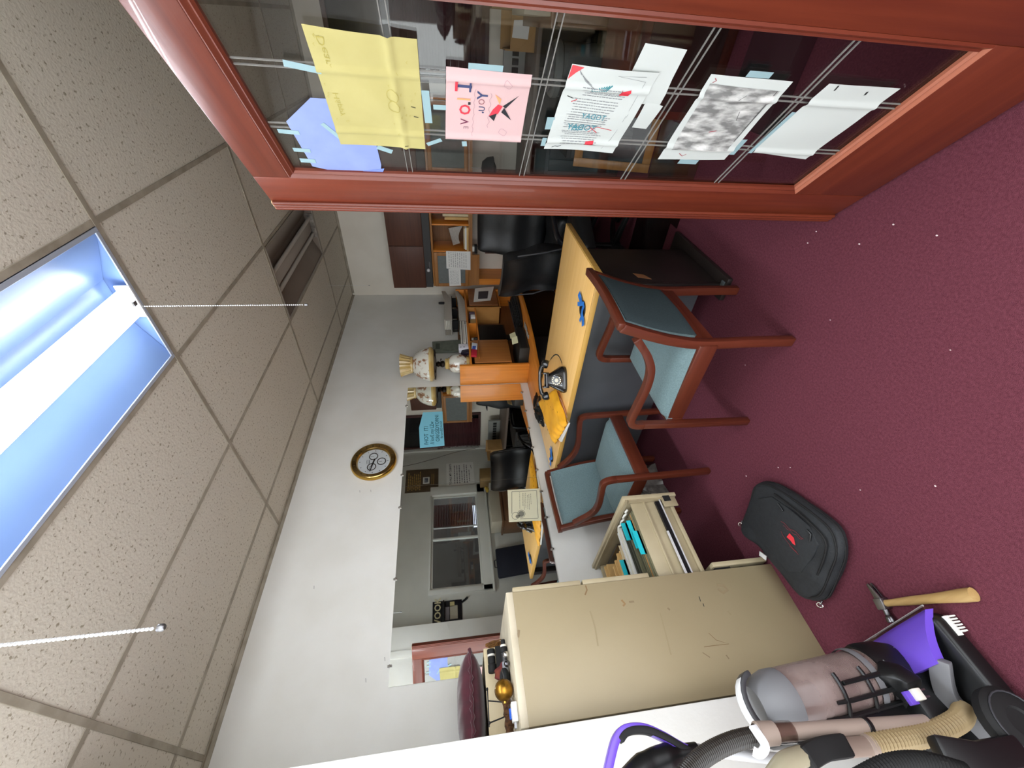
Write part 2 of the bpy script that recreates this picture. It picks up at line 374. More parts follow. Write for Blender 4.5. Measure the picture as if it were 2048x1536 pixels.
# ---------------------------------------------------------------- ceiling lights
def troffer(x0, x1, y0, y1, lit, label):
    t = thing('ceiling_light', label, 'ceiling light', ((x0+x1)/2, (y0+y1)/2, ZC), group='recessed fluorescent troffers')
    hx, hy = (x1-x0)/2-.013, (y1-y0)/2-.013; d = .085
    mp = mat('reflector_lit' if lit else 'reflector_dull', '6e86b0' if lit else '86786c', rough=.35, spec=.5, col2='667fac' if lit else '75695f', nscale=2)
    p = MB()   # sloping pan
    c = hy*.30
    p.add([(-hx,-hy,0),(hx,-hy,0),(hx,hy,0),(-hx,hy,0),(-hx,-c,d),(hx,-c,d),(hx,c,d),(-hx,c,d),
           (-hx-.004,-hy,.006),(hx+.004,-hy,.006),(hx+.004,hy,.006),(-hx-.004,hy,.006),(-hx-.004,-c,d+.006),(hx+.004,-c,d+.006),(hx+.004,c,d+.006),(-hx-.004,c,d+.006)],
          [(0,1,5,4),(7,6,2,3),(4,5,6,7),(8,12,13,9),(15,11,10,14),(12,15,14,13),(8,11,15,12),(9,13,14,10),(0,8,9,1),(2,10,11,3),(1,9,10,2),(3,11,8,0)])
    p.build('reflector', mp, t, rec=True, smooth=20)
    fr = MB(); b = .016
    fr.box(-hx, hx, -hy, -hy+b, -.002, .004).box(-hx, hx, hy-b, hy, -.002, .004).box(-hx, -hx+b, -hy+b, hy-b, -.002, .004).box(hx-b, hx, -hy+b, hy-b, -.002, .004)
    fr.build('frame', mat('troffer_frame', 'a4abb8' if lit else '8b8276', rough=.4), t, bevel=.001, seg=1)
    if lit:
        MB().box(-hx+.02, hx-.022, -.022, .022, .004, .05).build('ballast_cover', mat('lit_white_metal', 'f0f0f0', rough=.4, emit='ffffff', estr=.9), t, bevel=.006)
        le = mat('lit_tube', 'ffffff', emit='f3faff', estr=LIGHT_STRENGTH)
        for s in (-1, 1):
            tb_ = MB().tube([(-hx+.035, s*.046, .022), (hx-.04, s*.046, .022)], .0165, 16)
            for fi, f_ in enumerate(tb_.f):   # frosted lens glows downwards, the upper half only faintly
                if sum(tb_.v[i_].z for i_ in f_)/len(f_) > .0225: tb_.mi[fi] = 1
            tb_.build('tube', [le, mat('lit_tube_back', 'f2f2f2', emit='f4f6ff', estr=LIGHT_STRENGTH*.025)], t)
        en = MB().box(hx-.022, hx-.012, -.07, .07, -.004, .05).build('end_plate', mat('end_plate_white', 'd9dbe0', rough=.4), t, bevel=.002)
        MB().box(-hx+.012, -hx+.022, -.07, .07, -.004, .05).build('end_plate', mat('end_plate_white', 'd9dbe0', rough=.4), t, bevel=.002)
        MB().box(-.009, .009, -.009, .009, -.002, .004).build('screw_boss', m_steel, en); en.children[0].location = (hx-.036, 0, .0)
    else:
        MB().box(-hx+.02, hx-.03, -.05, .05, .035, .075).build('ballast_cover', mat('dull_white_metal', 'a39a90', rough=.5), t, bevel=.008)
        for s in (-1, 1): MB().tube([(-hx+.03, s*.075, .03), (hx-.04, s*.075, .03)], .015, 10).build('tube', mat('unlit_tube', 'b9b2a8', rough=.35), t)
        for e in (-1, 1): MB().box(e*hx-.02 if e > 0 else -hx+.006, hx-.006 if e > 0 else -hx+.02, -.11, .11, .0, .06).build('socket_bar', mat('socket_dirty', '9c948a', rough=.6, col2='4e4740', nscale=20), t)
    return t
troffer(QX[2], QX[3], JY[4], JY[5], True, 'lit ceiling troffer with glowing tubes and blue tinted reflectors')
troffer(QX[1], QX[2], JY[4], JY[5], True, 'added unseen troffer as fill over the doorway, end to end with the one in view')  # added out of view to brighten the white wall end on the left
troffer(QX[4], QX[5], JY[5], JY[6], False, 'unlit dusty grey brown troffer farther along the ceiling')
def chain(name, label, x, y, z0, z1, r=.0028, bead=True):
    t = thing(name, label, 'pull chain', (x, y, z0))
    mb = MB(); n = int((z0-z1)/.0085)
    for k in range(n): mb.ell((0, 0, -k*.0085), (r, r, r*1.15), 6, 4)
    mb.build('beads', mat('nickel_bead', 'd0d0d0', rough=.3, metal=.6), t)
    MB().lathe([(.001, .006), (r*1.9, .003), (r*1.9, -.006), (r*1.2, -.010)], 10, (0, 0, z1-z0)).build('end_bell', m_steel, t)
chain('pull_chain', 'beaded pull chain hanging from the near end of the lit troffer', 1.62, .955, ZC-.002, 2.11, .003)
chain('pull_chain', 'beaded pull chain hanging nearest the camera, close to the white wall', .384, 1.0, ZC-.002, 2.125, .0042)
p_ = ax(738, 571, 4.0)
chain('pull_chain', 'thin faint pull chain hanging far off near the wall corner', 4.0, p_.y, ZC-.002, p_.z, .0022)
m_wpaper = mat('door_paper', 'bdc2be', rough=.85)
# ---------------------------------------------------------------- the open glazed door (local: x from free edge to hinge, -y towards the camera, z up)
DOOR_O = Vector((1.432, .478, 0)); DOOR_A = R_(230)
d1 = thing('door_1', None, None, DOOR_O, DOOR_A, kind='structure')
DEX = Vector((math.cos(DOOR_A), math.sin(DOOR_A), 0)); DEY = Vector((-math.sin(DOOR_A), math.cos(DOOR_A), 0)); DEZ = Vector((0, 0, 1))
S0, S1, S2, S3 = 0.012, .148, .66, .815; Z0, Z1, Z2, Z3 = .014, .306, 1.93, 2.04; TH = .042
MB().box(S0, S1-.012, 0, TH, Z0, Z3).build('stile', m_mahz, d1, bevel=.003)
MB().box(S2+.012, S3, 0, TH, Z0, Z3).build('stile', m_mahz, d1, bevel=.003)
MB().box(S1-.012, S2+.012, 0, TH, Z2+.012, Z3).build('rail', m_mahx, d1, bevel=.003)
MB().box(S1-.012, S2+.012, 0, TH, Z0, Z1-.012).build('rail', m_mahx, d1, bevel=.003)
ast = MB()   # moulded astragal along the free edge
for k, (x, r) in enumerate(((-.012, .007), (.001, .0075), (.0145, .0065))): ast.tube([(x, -.003, Z0+.002), (x, -.003, Z3-.004)], r, 10)
ast.box(-.017, S0+.002, 0, TH-.004, Z0+.002, Z3-.004)
ast.build('astragal', m_mahz, d1)
MB().box(-.016, .02, -.006, .03, Z3-.004, Z3-.001).build('worn_corner', mat('bare_pale_wood', 'd8b98c', rough=.7), d1)
def bead(name, a, b, inward, m):   # stepped glazing bead between two corners; mitred
    a, b, n_ = Vector(a), Vector(b), Vector(inward); t = (b-a).normalized(); mb = MB()
    steps = [(-.012, .001), (-.007, -.003), (-.002, .001), (.003, .004), (.007, .002), (.012, .008), (.012, .017), (-.012, .017)]
    P = [a + n_*o + Vector((0, y, 0)) + t*o for o, y in steps]; Q = [b + n_*o + Vector((0, y, 0)) - t*o for o, y in steps]
    m_ = len(P); mb.add(P+Q, [list(range(m_))[::-1], list(range(m_, 2*m_))] + [(i, (i+1) % m_, m_+(i+1) % m_, m_+i) for i in range(m_)])
    return mb.build(name, m, d1, smooth=25)
bead('glazing_bead', (S1, 0, Z1), (S1, 0, Z2), (1, 0, 0), m_mahz); bead('glazing_bead', (S2, 0, Z1), (S2, 0, Z2), (-1, 0, 0), m_mahz)
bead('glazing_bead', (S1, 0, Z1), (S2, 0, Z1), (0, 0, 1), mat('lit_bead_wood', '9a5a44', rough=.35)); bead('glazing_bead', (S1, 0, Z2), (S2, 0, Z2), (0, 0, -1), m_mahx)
MB().box(S1-.004, S2+.004, .018, .022, Z1-.004, Z2+.004).build('pane', m_glass, d1)
CS = (.32, .49); CZ = (.607, .933, 1.261, 1.596)
m_gr = mat('grille_grey', '93918c', rough=.4, alpha=.55)
for s in CS:
    MB().box(s-.008, s-.006, .0145, .018, Z1+.01, Z2-.01).box(s+.006, s+.008, .0145, .018, Z1+.01, Z2-.01).build('grille_bar', [m_gr], d1)
for z in CZ:
    MB().box(S1+.012, S2-.012, .0145, .018, z-.008, z-.006).box(S1+.012, S2-.012, .0145, .018, z+.006, z+.008).build('grille_bar', m_gr, d1)
MB().lathe([(.0, 0), (.009, 0), (.009, .012), (0, .014)], 10, (S3-.004, .02, .3), (0, 0, 1)).build('hinge', m_steel, d1); 
for z in (1.0, 1.75): MB().lathe([(.0, 0), (.009, 0), (.009, .09), (0, .092)], 10, (S3, .02, z)).build('hinge', m_steel, d1)

def onpaper(quad, y, wob=.0008):
    TL, TR, BR, BL = quad
    def P(a, b):   # a along x (left->right), b bottom->top
        x = (BL[0]*(1-a)+BR[0]*a)*(1-b) + (TL[0]*(1-a)+TR[0]*a)*b
        z = (BL[1]*(1-a)+BR[1]*a)*(1-b) + (TL[1]*(1-a)+TR[1]*a)*b
        r = 0
        for s in CS: r = max(r, .0055*math.exp(-((x-s)/.007)**2))
        for q in CZ: r = max(r, .0055*math.exp(-((z-q)/.007)**2))
        r += wob*(math.sin(37*x+11*z)+math.sin(23*z-9*x))
        return DOOR_O + DEX*x + DEY*(y-r-.001) + DEZ*z, -DEY
    return P
def paper(name, label, quad, m, y=.0135, cat='paper', nu=46, nv=30, wob=.0008):
    cx = sum(p[0] for p in quad)/4; cz = sum(p[1] for p in quad)/4
    t = thing(name, label, cat, DOOR_O + DEX*cx + DEZ*cz + DEY*y)
    P = onpaper(quad, y, wob)
    MB().sheet(P, nu, nv, .0004).build('sheet', m, t, world=True, smooth=60)
    t['_P'] = 0; del t['_P']
    return t, P
def ink(t, P, mbf, name, m, lift=.0011):
    """draw flat ink in unit paper coords (a right, b up) and wrap it on the sheet"""
    mb = MB(); mbf(mb); mb2 = MB(); vs_ = []
    for p in mb.v:
        q, n = P(p.x, p.y); vs_.append(q + n*(lift + p.z))
    mb2.add(vs_, mb.f); return mb2.build(name, m, t, world=True, rec=False, smooth=0)
def tape(t, a, b, w_, y):     # strip of tape on the door from a to b (s,z)
    a, b = Vector((a[0], a[1], 0)), Vector((b[0], b[1], 0)); d = (b-a).normalized(); n = Vector((-d.y, d.x, 0))*w_/2
    pts = [a-n, b-n, b+n, a+n]
    MB().prism([DOOR_O + DEX*p.x + DEZ*p.y + DEY*y for p in pts], -DEY*.0003).build('tape', m_tape, t, world=True, smooth=0)
U = lambda q: q
# yellow sheet
m_y = mat('yellow_paper', 'aea46a', rough=.85, col2='a79d62', nscale=9, bump=.05, bscale=30)
t, P = paper('yellow_sheet', 'yellow taped sheet with faint pencil words, topmost on the door glass', [(.271,1.763), (.585,1.750), (.573,1.538), (.271,1.544)], m_y, .0095, wob=.0013)
def f(mb):
    mb.text('Dear', .10, .95, .84, mirror=True, off=-.005); mb.text('Happy', .08, .52, .86, mirror=True, off=-.005)
    for k in range(26):
        x, y = random.uniform(.15, .95), random.uniform(.82, .97) if k < 12 else random.uniform(.05, .35); mb.stroke([(x, y), (x+.012, y+.012), (x+.02, y-.004)], .004)
    for k in range(2):
        c = (.55-.1*k, .30); mb.stroke([(c[0]+.05*math.cos(q/3), c[1]+.06*math.sin(q/3)) for q in range(20)], .005)
ink(t, P, f, 'pencil_marks', flat('9f934a'))
def f(mb): mb.stroke([(.45, .07), (.46, .12)], .008); mb.stroke([(.35, .05), (.36, .10)], .010); mb.stroke([(.03, .2), (.04, .24)], .008)
ink(t, P, f, 'dark_spots', flat('4a4630'))
tape(t, (.50, 1.815), (.487, 1.745), .016, .0085); tape(t, (.36, 1.529), (.455, 1.531), .018, .0085); tape(t, (.285, 1.538), (.305, 1.50), .012, .0085)
# blue folded sheet: outline with a cut corner
blue = thing('blue_sheet', 'pale blue sheet with a folded corner, tucked behind the yellow sheet', 'paper', DOOR_O + DEX*.29 + DEZ*1.77)
pts = [(.166, 1.679), (.19, 1.674), (.30, 1.672), (.41, 1.682), (.41, 1.792), (.335, 1.873), (.172, 1.866), (.150, 1.80), (.152, 1.72)]
MB().prism([DOOR_O + DEX*a + DEZ*b + DEY*(.0142) for a, b in pts], -DEY*.0006).build('sheet', mat('blue_paper', '8190c4', rough=.85, col2='7988bd', nscale=12), blue, world=True, smooth=0)
MB().prism([DOOR_O + DEX*a + DEZ*b + DEY*.0134 for a, b in [(.16, 1.73), (.152, 1.715), (.158, 1.675), (.175, 1.668)]], -DEY*.0008).build('torn_flap', mat('blue_paper_edge', '7083c4', rough=.85), blue, world=True, smooth=0)
for a, b, w_ in (((.300, 1.855), (.303, 1.905), .014), ((.236, 1.85), (.238, 1.893), .014), ((.195, 1.85), (.197, 1.89), .016), ((.335, 1.79), (.285, 1.757), .012)): tape(blue, a, b, w_, .0131)
tape(blue, (.262, 1.672), (.245, 1.635), .016, .0131)
# pink love note
t, P = paper('pink_note', 'pink taped note reading I LOVE YOU over a red and black star', [(.310,1.489), (.518,1.482), (.514,1.294), (.311,1.289)], mat('pink_paper', 'c5a5a4', rough=.85), .0095, wob=.0006)
RED, NAVY, BLK, ORG, MAR = (flat(c) for c in ('c83a48', '3b4468', '26282c', 'ef9a6a', '6e2f4a'))
def T(s, sz, x, y, m, off=.02, **k): ink(t, P, lambda mb: mb.text(s, sz, x, y, mirror=True, off=off, align='CENTER', **k), 'lettering', m)
T('I', .26, .79, .70, NAVY); ink(t, P, lambda mb: mb.stroke([(.72, .88), (.86, .88)], .03), 'lettering', RED)
ink(t, P, lambda mb: mb.stroke([(.72, .715), (.86, .715)], .022), 'lettering', NAVY)
ink(t, P, lambda mb: mb.stroke([(.62, .705), (.62, .865)], .024), 'lettering', ORG); ink(t, P, lambda mb: mb.stroke([(.545, .715), (.585, .715)], .03), 'lettering', BLK)
T('O', .19, .47, .70, RED); T('V', .15, .29, .71, MAR, .005); T('E', .09, .20, .71, flat('8a6a74'), 0)
T('Y', .18, .69, .50, NAVY); T('O', .11, .60, .53, flat('8d5a60'), 0); T('U', .11, .50, .52, NAVY, .005); ink(t, P, lambda mb: mb.stroke([(.44, .53), (.455, .55)], .02), 'lettering', NAVY)
def f(mb):
    mb.stroke([(.08+.036*i, .655+.010*math.sin(i*1.9)) for i in range(20)], .005); mb.stroke([(.22+.03*i, .46+.014*math.sin(i*1.5)) for i in range(18)], .006)
    for c in ((.86, .27), (.16, .26)): mb.stroke([(c[0]+.05*math.cos(q/4)*(1+.3*math.sin(q/2)), c[1]+.05*math.sin(q/4)) for q in range(26)], .005)
ink(t, P, f, 'pencil_lines', flat('a98a90'))
def f(mb): mb.prism([(.72, .12, 0), (.56, .30, 0), (.53, .26, 0)], (0, 0, .0002)); mb.prism([(.54, .28, 0), (.36, .17, 0), (.47, .31, 0)], (0, 0, .0002)); mb.prism([(.40, .46, 0), (.33, .39, 0), (.46, .36, 0)], (0, 0, .0002))
ink(t, P, f, 'star_points', BLK)
ink(t, P, lambda mb: mb.prism([(.56, .30, 0), (.44, .35, 0), (.40, .46, 0), (.50, .42, 0), (.58, .36, 0)], (0, 0, .0002)), 'star_middle', RED)
ink(t, P, lambda mb: mb.prism([(.58, .34, 0), (.72, .41, 0), (.66, .33, 0)], (0, 0, .0004)), 'star_tip', ORG)
tape(t, (.523, 1.435), (.522, 1.36), .016, .0085); tape(t, (.41, 1.485), (.41, 1.515), .014, .0085); tape(t, (.303, 1.44), (.285, 1.438), .013, .0085)
# white card and small note behind the form
t, P = paper('white_card', 'plain white card sticking out to the right behind the scribbled form', [(.455,1.072), (.601,1.070), (.594,.972), (.450,.960)], m_wpaper, .0142, nu=4, nv=4)
t, P = paper('white_note', 'small curled white note below the scribbled form', [(.378,1.0), (.462,1.0), (.449,.950), (.372,.957)], m_wpaper, .0138, nu=8, nv=6, wob=.002)
# scribbled form
t, P = paper('scribbled_form', 'white printed form scribbled in teal and red, red corner at its top right', [(.289,1.219), (.547,1.212), (.540,1.007), (.287,1.018)], m_wpaper, .0090, wob=.0016)
def f(mb):     # rows of print run down the sheet
    rows = [(.80, .30, .80), (.765, .26, .78), (.73, .25, .74), (.66, .30, .86), (.63, .28, .84), (.60, .30, .84), (.57, .30, .82), (.54, .34, .82), (.48, .30, .84), (.455, .33, .83), (.40, .32, .86), (.375, .36, .86), (.33, .42, .86), (.26, .36, .84), (.235, .30, .80), (.20, .34, .84), (.17, .36, .82), (.12, .34, .82), (.095, .30, .80)]
    rows += [(.705, .27, .76), (.51, .36, .82), (.43, .34, .84), (.355, .40, .84), (.28, .34, .86), (.145, .32, .80), (.745, .3, .7)]
    for a, b0, b1 in rows:
        b = b0
        while b < b1:
            l = random.uniform(.015, .06); mb.stroke([(a, b), (a+random.uniform(-.002, .002), min(b+l, b1))], .007); b += l+.008
    for a0, a1, b0, b1 in ((.40, .48, .36, .86), (.40, .48, .56, .66)): mb.stroke([(a0, b0), (a1, b0), (a1, b1), (a0, b1), (a0, b0)], .004)
    for k in range(6): mb.stroke([(.80+.022*k, .66+.04*k), (.86+.02*k, .80+.02*k)], .005)
    mb.stroke([(.95, .12), (.94, .45), (.90, .10), (.45, .12)], .004); mb.stroke([(.05, .20), (.20, .14), (.55, .10)], .004)
ink(t, P, f, 'printed_rows', flat('7c7f82'))
def f(mb):
    for k in range(9): mb.stroke([(.84-.02*k*.3, .46+.028*k), (.79-.004*k, .52+.018*k)], .014)
ink(t, P, f, 'teal_scribble', flat('2b7f88'), .0014)
def f(mb):
    mb.text('TODAY', .11, .30, .42, mirror=True, off=.005, rot=R_(-90)); mb.text('TODAY', .09, .45, .36, mirror=True, off=.004, rot=R_(-90))
    mb.stroke([(.34+.015*math.sin(i*2.1), .60+.012*i) for i in range(16)], .010); mb.stroke([(.30+.012*math.sin(i*2.4), .62+.010*i) for i in range(12)], .009)
ink(t, P, f, 'teal_writing', flat('3f7f8c'), .0014)
def f(mb):
    for c in ((.78, .28), (.135, .42)):
        for k in range(8): mb.stroke([(c[0]+random.uniform(-.03, .03), c[1]-.06), (c[0]+random.uniform(-.04, .04), c[1]+.05)], .022)
    mb.stroke([(.28, .50), (.36, .42), (.33, .2)], .006); mb.stroke([(.36, .52), (.28, .38)], .008); mb.stroke([(.62, .86), (.65, .80)], .008)
ink(t, P, f, 'red_scribble', flat('c8323f'), .0014)
ink(t, P, lambda mb: mb.prism([(.995, .995, 0), (.86, .995, 0), (.93, .93, 0), (.985, .86, 0)], (0, 0, .0002)), 'red_corner', flat('d84a50'))
ink(t, P, lambda mb: (mb.stroke([(.03, .90), (.05, .86), (.04, .82), (.06, .78)], .008), mb.stroke([(.68, .93), (.66, .86)], .008)), 'black_scrawl', flat('2a2a2a'))
tape(t, (.30, 1.225), (.33, 1.225), .012, .0083); tape(t, (.36, 1.222), (.40, 1.224), .02, .0083)
# dark pencil rubbing
m_rub = mat('pencil_rubbing', 'd0d0cc', rough=.85, col2='6f6f6d', nscale=22, ndet=8, stretch=(2.4, 2.4, 1), lo=.30, hi=.62)
t, P = paper('pencil_rubbing', 'sheet rubbed over in grey pencil, below the scribbled form', [(.267,.870), (.547,.885), (.544,.674), (.277,.662)], m_wpaper, .0095, wob=.001)
def f(mb):
    n, m = 40, 30; q = lambda a, b: ((.17-.02*b)*(1-a)+(.90+.02*b)*a, (.10+.80*b)*(1-a)+(.06+.89*b)*a, 0)
    mb.add([q(i/n, j/m) for i in range(n+1) for j in range(m+1)], [(i*(m+1)+j, (i+1)*(m+1)+j, (i+1)*(m+1)+j+1, i*(m+1)+j+1) for i in range(n) for j in range(m)])
ink(t, P, f, 'grey_rubbing', m_rub)
def f(mb): mb.stroke([(.87, .12), (.88, .9)], .02); mb.stroke([(.22, .1), (.9, .09)], .012); mb.stroke([(.6, .62), (.7, .55), (.66, .35), (.55, .30)], .008); mb.stroke([(.80, .5), (.84, .42), (.78, .40)], .006)
ink(t, P, f, 'dark_pencil_lines', flat('4b4b4a'))
def f(mb): mb.stroke([(.10, .75), (.06, .68), (.09, .64)], .008); mb.stroke([(.93, .93), (.95, .90), (.97, .93)], .008); mb.stroke([(.40, .55), (.42, .46)], .008)
ink(t, P, f, 'red_marks', flat('9c2b3a'), .0014)
tape(t, (.262, .80), (.262, .74), .018, .0085); tape(t, (.30, .655), (.36, .657), .016, .0085); tape(t, (.555, .80), (.555, .74), .016, .0085)
# blank sheet
t, P = paper('blank_sheet', 'blank white sheet lowest on the door glass with two black pen marks', [(.313,.599), (.548,.581), (.546,.380), (.296,.405)], m_wpaper, .0095, wob=.001)
ink(t, P, lambda mb: (mb.stroke([(.99, .86), (.93, .84)], .02), mb.stroke([(.94, .38), (.90, .36)], .025)), 'pen_marks', flat('1c1c1c'))
tape(t, (.31, .604), (.46, .594), .012, .0085)
# ---------------------------------------------------------------- desk
desk = thing('office_desk', 'maple topped desk with dark slate front standing in the middle of the room', 'desk', (2.17, 1.8, 0))
DW = dict(world=True)
MB().box(1.83, 2.525, .925, 2.66, .718, .75).build('desk_top', [m_desk], desk, bevel=.003, **DW)
MB().box(1.822, 1.8295, .92, 2.664, .717, .7485).box(2.5255, 2.533, .92, 2.664, .717, .7485).box(1.8295, 2.5255, .916, .9245, .717, .7485).build('edge_band', m_deskedge, desk, bevel=.002, **DW)
MB().box(1.89, 1.91, 1.03, 2.62, .10, .717).build('modesty_panel', m_slate, desk, bevel=.002, **DW)
MB().box(1.85, 2.30, .985, 1.02, .03, .717).build('end_panel', m_blackpan, desk, bevel=.003, **DW)
MB().box(1.835, 1.86, .975, 1.035, .03, .717).build('corner_post', m_blackpan, desk, bevel=.006, **DW)
MB().box(1.80, 2.46, .93, 1.06, 0, .03).build('plinth', m_blackpan, desk, bevel=.006, **DW)
MB().box(1.812, 1.84, .955, .99, .0302, .038).build('corner_scuff', mat('scuffed_edge', '5b6468', rough=.4), desk, bevel=.002, **DW)
MB().box(1.87, 2.30, 2.60, 2.62, .02, .717).build('end_panel', m_blackpan, desk, bevel=.003, **DW)
MB().prism([(1.975, .9848, .487), (1.925, .9848, .475), (1.905, .9848, .405), (1.955, .9848, .43)], (0, -.002, 0)).build('chipped_patch', mat('bare_chip', '8a5c3a', rough=.7), desk, **DW)
MB().box(2.05, 2.30, 1.03, 1.40, .05, .70).build('drawer_pedestal', m_blackpan, desk, bevel=.004, **DW)
for k in range(3): MB().box(2.30, 2.312, 1.035, 1.395, .07+.21*k, .26+.21*k).build('drawer', m_blackpan, desk, bevel=.003, **DW)

def blue_tape(c, ang, L, W, label):
    t = thing('cable_grommet', label, 'grommet', (c[0], c[1], .7502))
    t.rotation_euler = (0, 0, ang); t.matrix_basis = Matrix.Translation(Vector((c[0], c[1], .7502))) @ Matrix.Rotation(ang, 4, 'Z')
    MB().lathe([(.001, .0), (W*.40, .0), (W*.40, .006), (.001, .007)], 18).build('cap', m_black, t)
    bt = mat('blue_masking_tape', '2f7fd8', rough=.6, col2='2a72c6', nscale=40)
    for a, l, w_, ox_ in ((.15, L*.42, .34, -.33*L), (-.1, L*.42, .34, .33*L), (1.15, L*.62, .2, -.16*L), (-1.0, L*.6, .2, .14*L)):
        ca, sa = math.cos(a), math.sin(a)
        def P(p, q): x = (p-.5)*l; y = (q-.5)*W*w_ ; return (ox_+x*ca-y*sa, x*sa+y*ca + .004*math.sin(x*60), .0075+.003*abs(math.sin(x*45+a))), (0, 0, 1)
        MB().sheet(P, 14, 2, .0006).build('tape_strip', bt, t)
a0, a1 = az(1163, 591, .75), az(1169, 645, .75)
blue_tape(((a0.x+a1.x)/2, (a0.y+a1.y)/2), math.atan2(a1.y-a0.y, a1.x-a0.x), (a1-a0).length*1.15, .12, 'black desk grommet crossed with blue tape beside the near chair')
a0, a1 = az(1105, 897, .75), az(1103, 928, .75)
blue_tape(((a0.x+a1.x)/2, (a0.y+a1.y)/2), math.atan2(a1.y-a0.y, a1.x-a0.x), (a1-a0).length*1.1, .11, 'black desk grommet under blue tape at the far end of the desk')

# ---------------------------------------------------------------- rotary telephone
fa = math.atan2(.62, -.78)   # local x axis along the front, seen left to right from the camera
ph = thing('rotary_telephone', 'black rotary dial telephone with its handset on the cradle on the desk', 'telephone', (2.0, 1.775, .751), R_(-52))
prof = [(.088, .068, 0), (.092, .072, .012), (.088, .068, .026), (.072, .056, .05), (.052, .043, .085), (.040, .033, .108), (.036, .03, .118)]
mb = MB(); rings = []
for hx, hy, z in prof:
    n = 28; rings.append([((abs(math.cos(2*math.pi*k/n))**.55)*math.copysign(hx, math.cos(2*math.pi*k/n)), (abs(math.sin(2*math.pi*k/n))**.55)*math.copysign(hy, math.sin(2*math.pi*k/n)) + (.10-z)*-.06, z) for k in range(28)])
V = [p for r in rings for p in r]; F = [(i*28+j, i*28+(j+1) % 28, (i+1)*28+(j+1) % 28, (i+1)*28+j) for i in range(len(rings)-1) for j in range(28)] + [list(range(28))[::-1], [(len(rings)-1)*28+j for j in range(28)]]
m_bake = mat('black_bakelite', '0e0f12', rough=.22, spec=.6, coat=.4)
mb.add(V, F).build('housing', m_bake, ph)
MB().box(-.05, .05, -.028, -.02, .112, .132).box(-.05, .05, .02, .028, .112, .132).box(-.052, -.04, -.028, .028, .108, .15).box(.04, .052, -.028, .028, .108, .15).build('cradle', m_bake, ph, bevel=.003)
hs = MB(); hp = [(-.105, 0, .138), (-.085, 0, .158), (-.05, 0, .166), (0, 0, .168), (.05, 0, .166), (.085, 0, .158), (.105, 0, .138)]
hs.tube(hp, [.013, .015, .0125, .0115, .0125, .015, .013], 12)
hs.lathe([(.010, .03), (.022, .024), (.030, .002), (.028, -.012), (.001, -.014)], 18, (-.108, 0, .125), (-.25, 0, 1)); hs.lathe([(.010, .03), (.022, .024), (.030, .002), (.028, -.012), (.001, -.014)], 18, (.108, 0, .125), (.25, 0, 1))
hs.build('handset', m_bake, ph)
dn = Vector((0, -.86, .5)).normalized(); dc = Vector((0, -.062, .066))
di = MB().lathe([(.001, .010), (.030, .010), (.034, .004), (.036, 0), (.036, -.012), (.001, -.012)], 24, dc, dn).build('dial', m_bake, ph)
dx = Vector((1, 0, 0)); dy = dn.cross(dx)
nm = MB()
for k in range(10):
    q = R_(50+k*29); nm.lathe([(.0048, 0), (.0048, .0012), (.001, .0014)], 9, dc + dn*.0102 + (dx*math.cos(q)+dy*math.sin(q))*.0265, dn)
nm.build('number_rings', flat('f4ead0'), di); MB().lathe([(.001, .013), (.012, .0128), (.014, .010)], 14, dc, dn).build('centre_label', flat('cfc9b8'), di)
MB().tube([dc + (dx*math.cos(q*.2618)+dy*math.sin(q*.2618))*.037 + dn*.002 for q in range(24)], .0012, 6, closed=True).build('chrome_ring', m_chrome, di)
cord = []; 
for k in range(0, 240):
    s = k/239; base = Vector((.10+.07*math.sin(s*math.pi)+.0*s, .035-.12*s*0-.02*s, .10*(1-s)**1.4+.008+.02*math.sin(s*math.pi)*0)); 
    r = .004 if .18 < s < .95 else .0; cord.append(base + Vector((r*math.cos(k*1.3), r*math.sin(k*1.3), 0)))
MB().tube(cord, .0013, 5).build('coiled_cord', m_black, ph)

# ---------------------------------------------------------------- padded envelope, booklet and pad on the desk
bk = thing('white_booklet', 'thin white booklet jutting over the desk edge under the yellow envelope', 'booklet', az(1122, 850, .757))
q = [az(1103, 800, .757), az(1140, 846, .757), az(1124, 884, .757), az(1092, 850, .757)]
MB().prism([p - Vector((0, 0, .0022)) for p in q], (0, 0, .012)).build('pages', m_white, bk, world=True, bevel=.001, seg=1)
env = thing('padded_envelope', 'bulging yellow padded envelope lying beside the telephone on the desk', 'envelope', az(1108, 835, .80))
TLq, TRq, BRq, BLq = az(1076, 802, .79), az(1107, 778, .79), az(1131, 846, .79), az(1106, 889, .79)
def P(a, b):
    p = (TLq*(1-a)+TRq*a)*(1-b) + (BLq*(1-a)+BRq*a)*b; e = min(a, 1-a, b*1.4, (1-b)*1.2)
    h = min(1, e*7)**.6*.034; cr = .006*math.sin(a*34+b*5)*max(0, (b-.78)*4) + .003*math.sin(a*9+b*12)
    return Vector((p.x, p.y, .7745 + h + cr)), (0, 0, 1)
m_env = mat('yellow_kraft', 'fbb62a', rough=.6, col2='f2a91f', nscale=11, bump=.12, bscale=35)
top = MB().sheet(P, 26, 26, .001).build('top_face', m_env, env, world=True, smooth=60)
def P2(a, b):
    p = (TLq*(1-a)+TRq*a)*(1-b) + (BLq*(1-a)+BRq*a)*b; e = min(a, 1-a, b, 1-b)
    return Vector((p.x, p.y, .7735 - min(1, e*8)*.006)), (0, 0, -1)
MB().sheet(P2, 10, 10, .001).build('bottom_face', m_env, env, world=True, smooth=60)
mb = MB()
for k in range(9): c = P(.06+.01*(k % 3), .12+.085*k)[0] + Vector((0, 0, .0025)); mb.cbox(c, (.004, .003, 0), (-.003, .004, 0), (0, 0, .0006))
for k in range(5): c = P(.5+.1*k, .16+.12*k)[0] + Vector((0, 0, .0025)); mb.cbox(c, (.003, 0, 0), (0, .0025, 0), (0, 0, .0006))
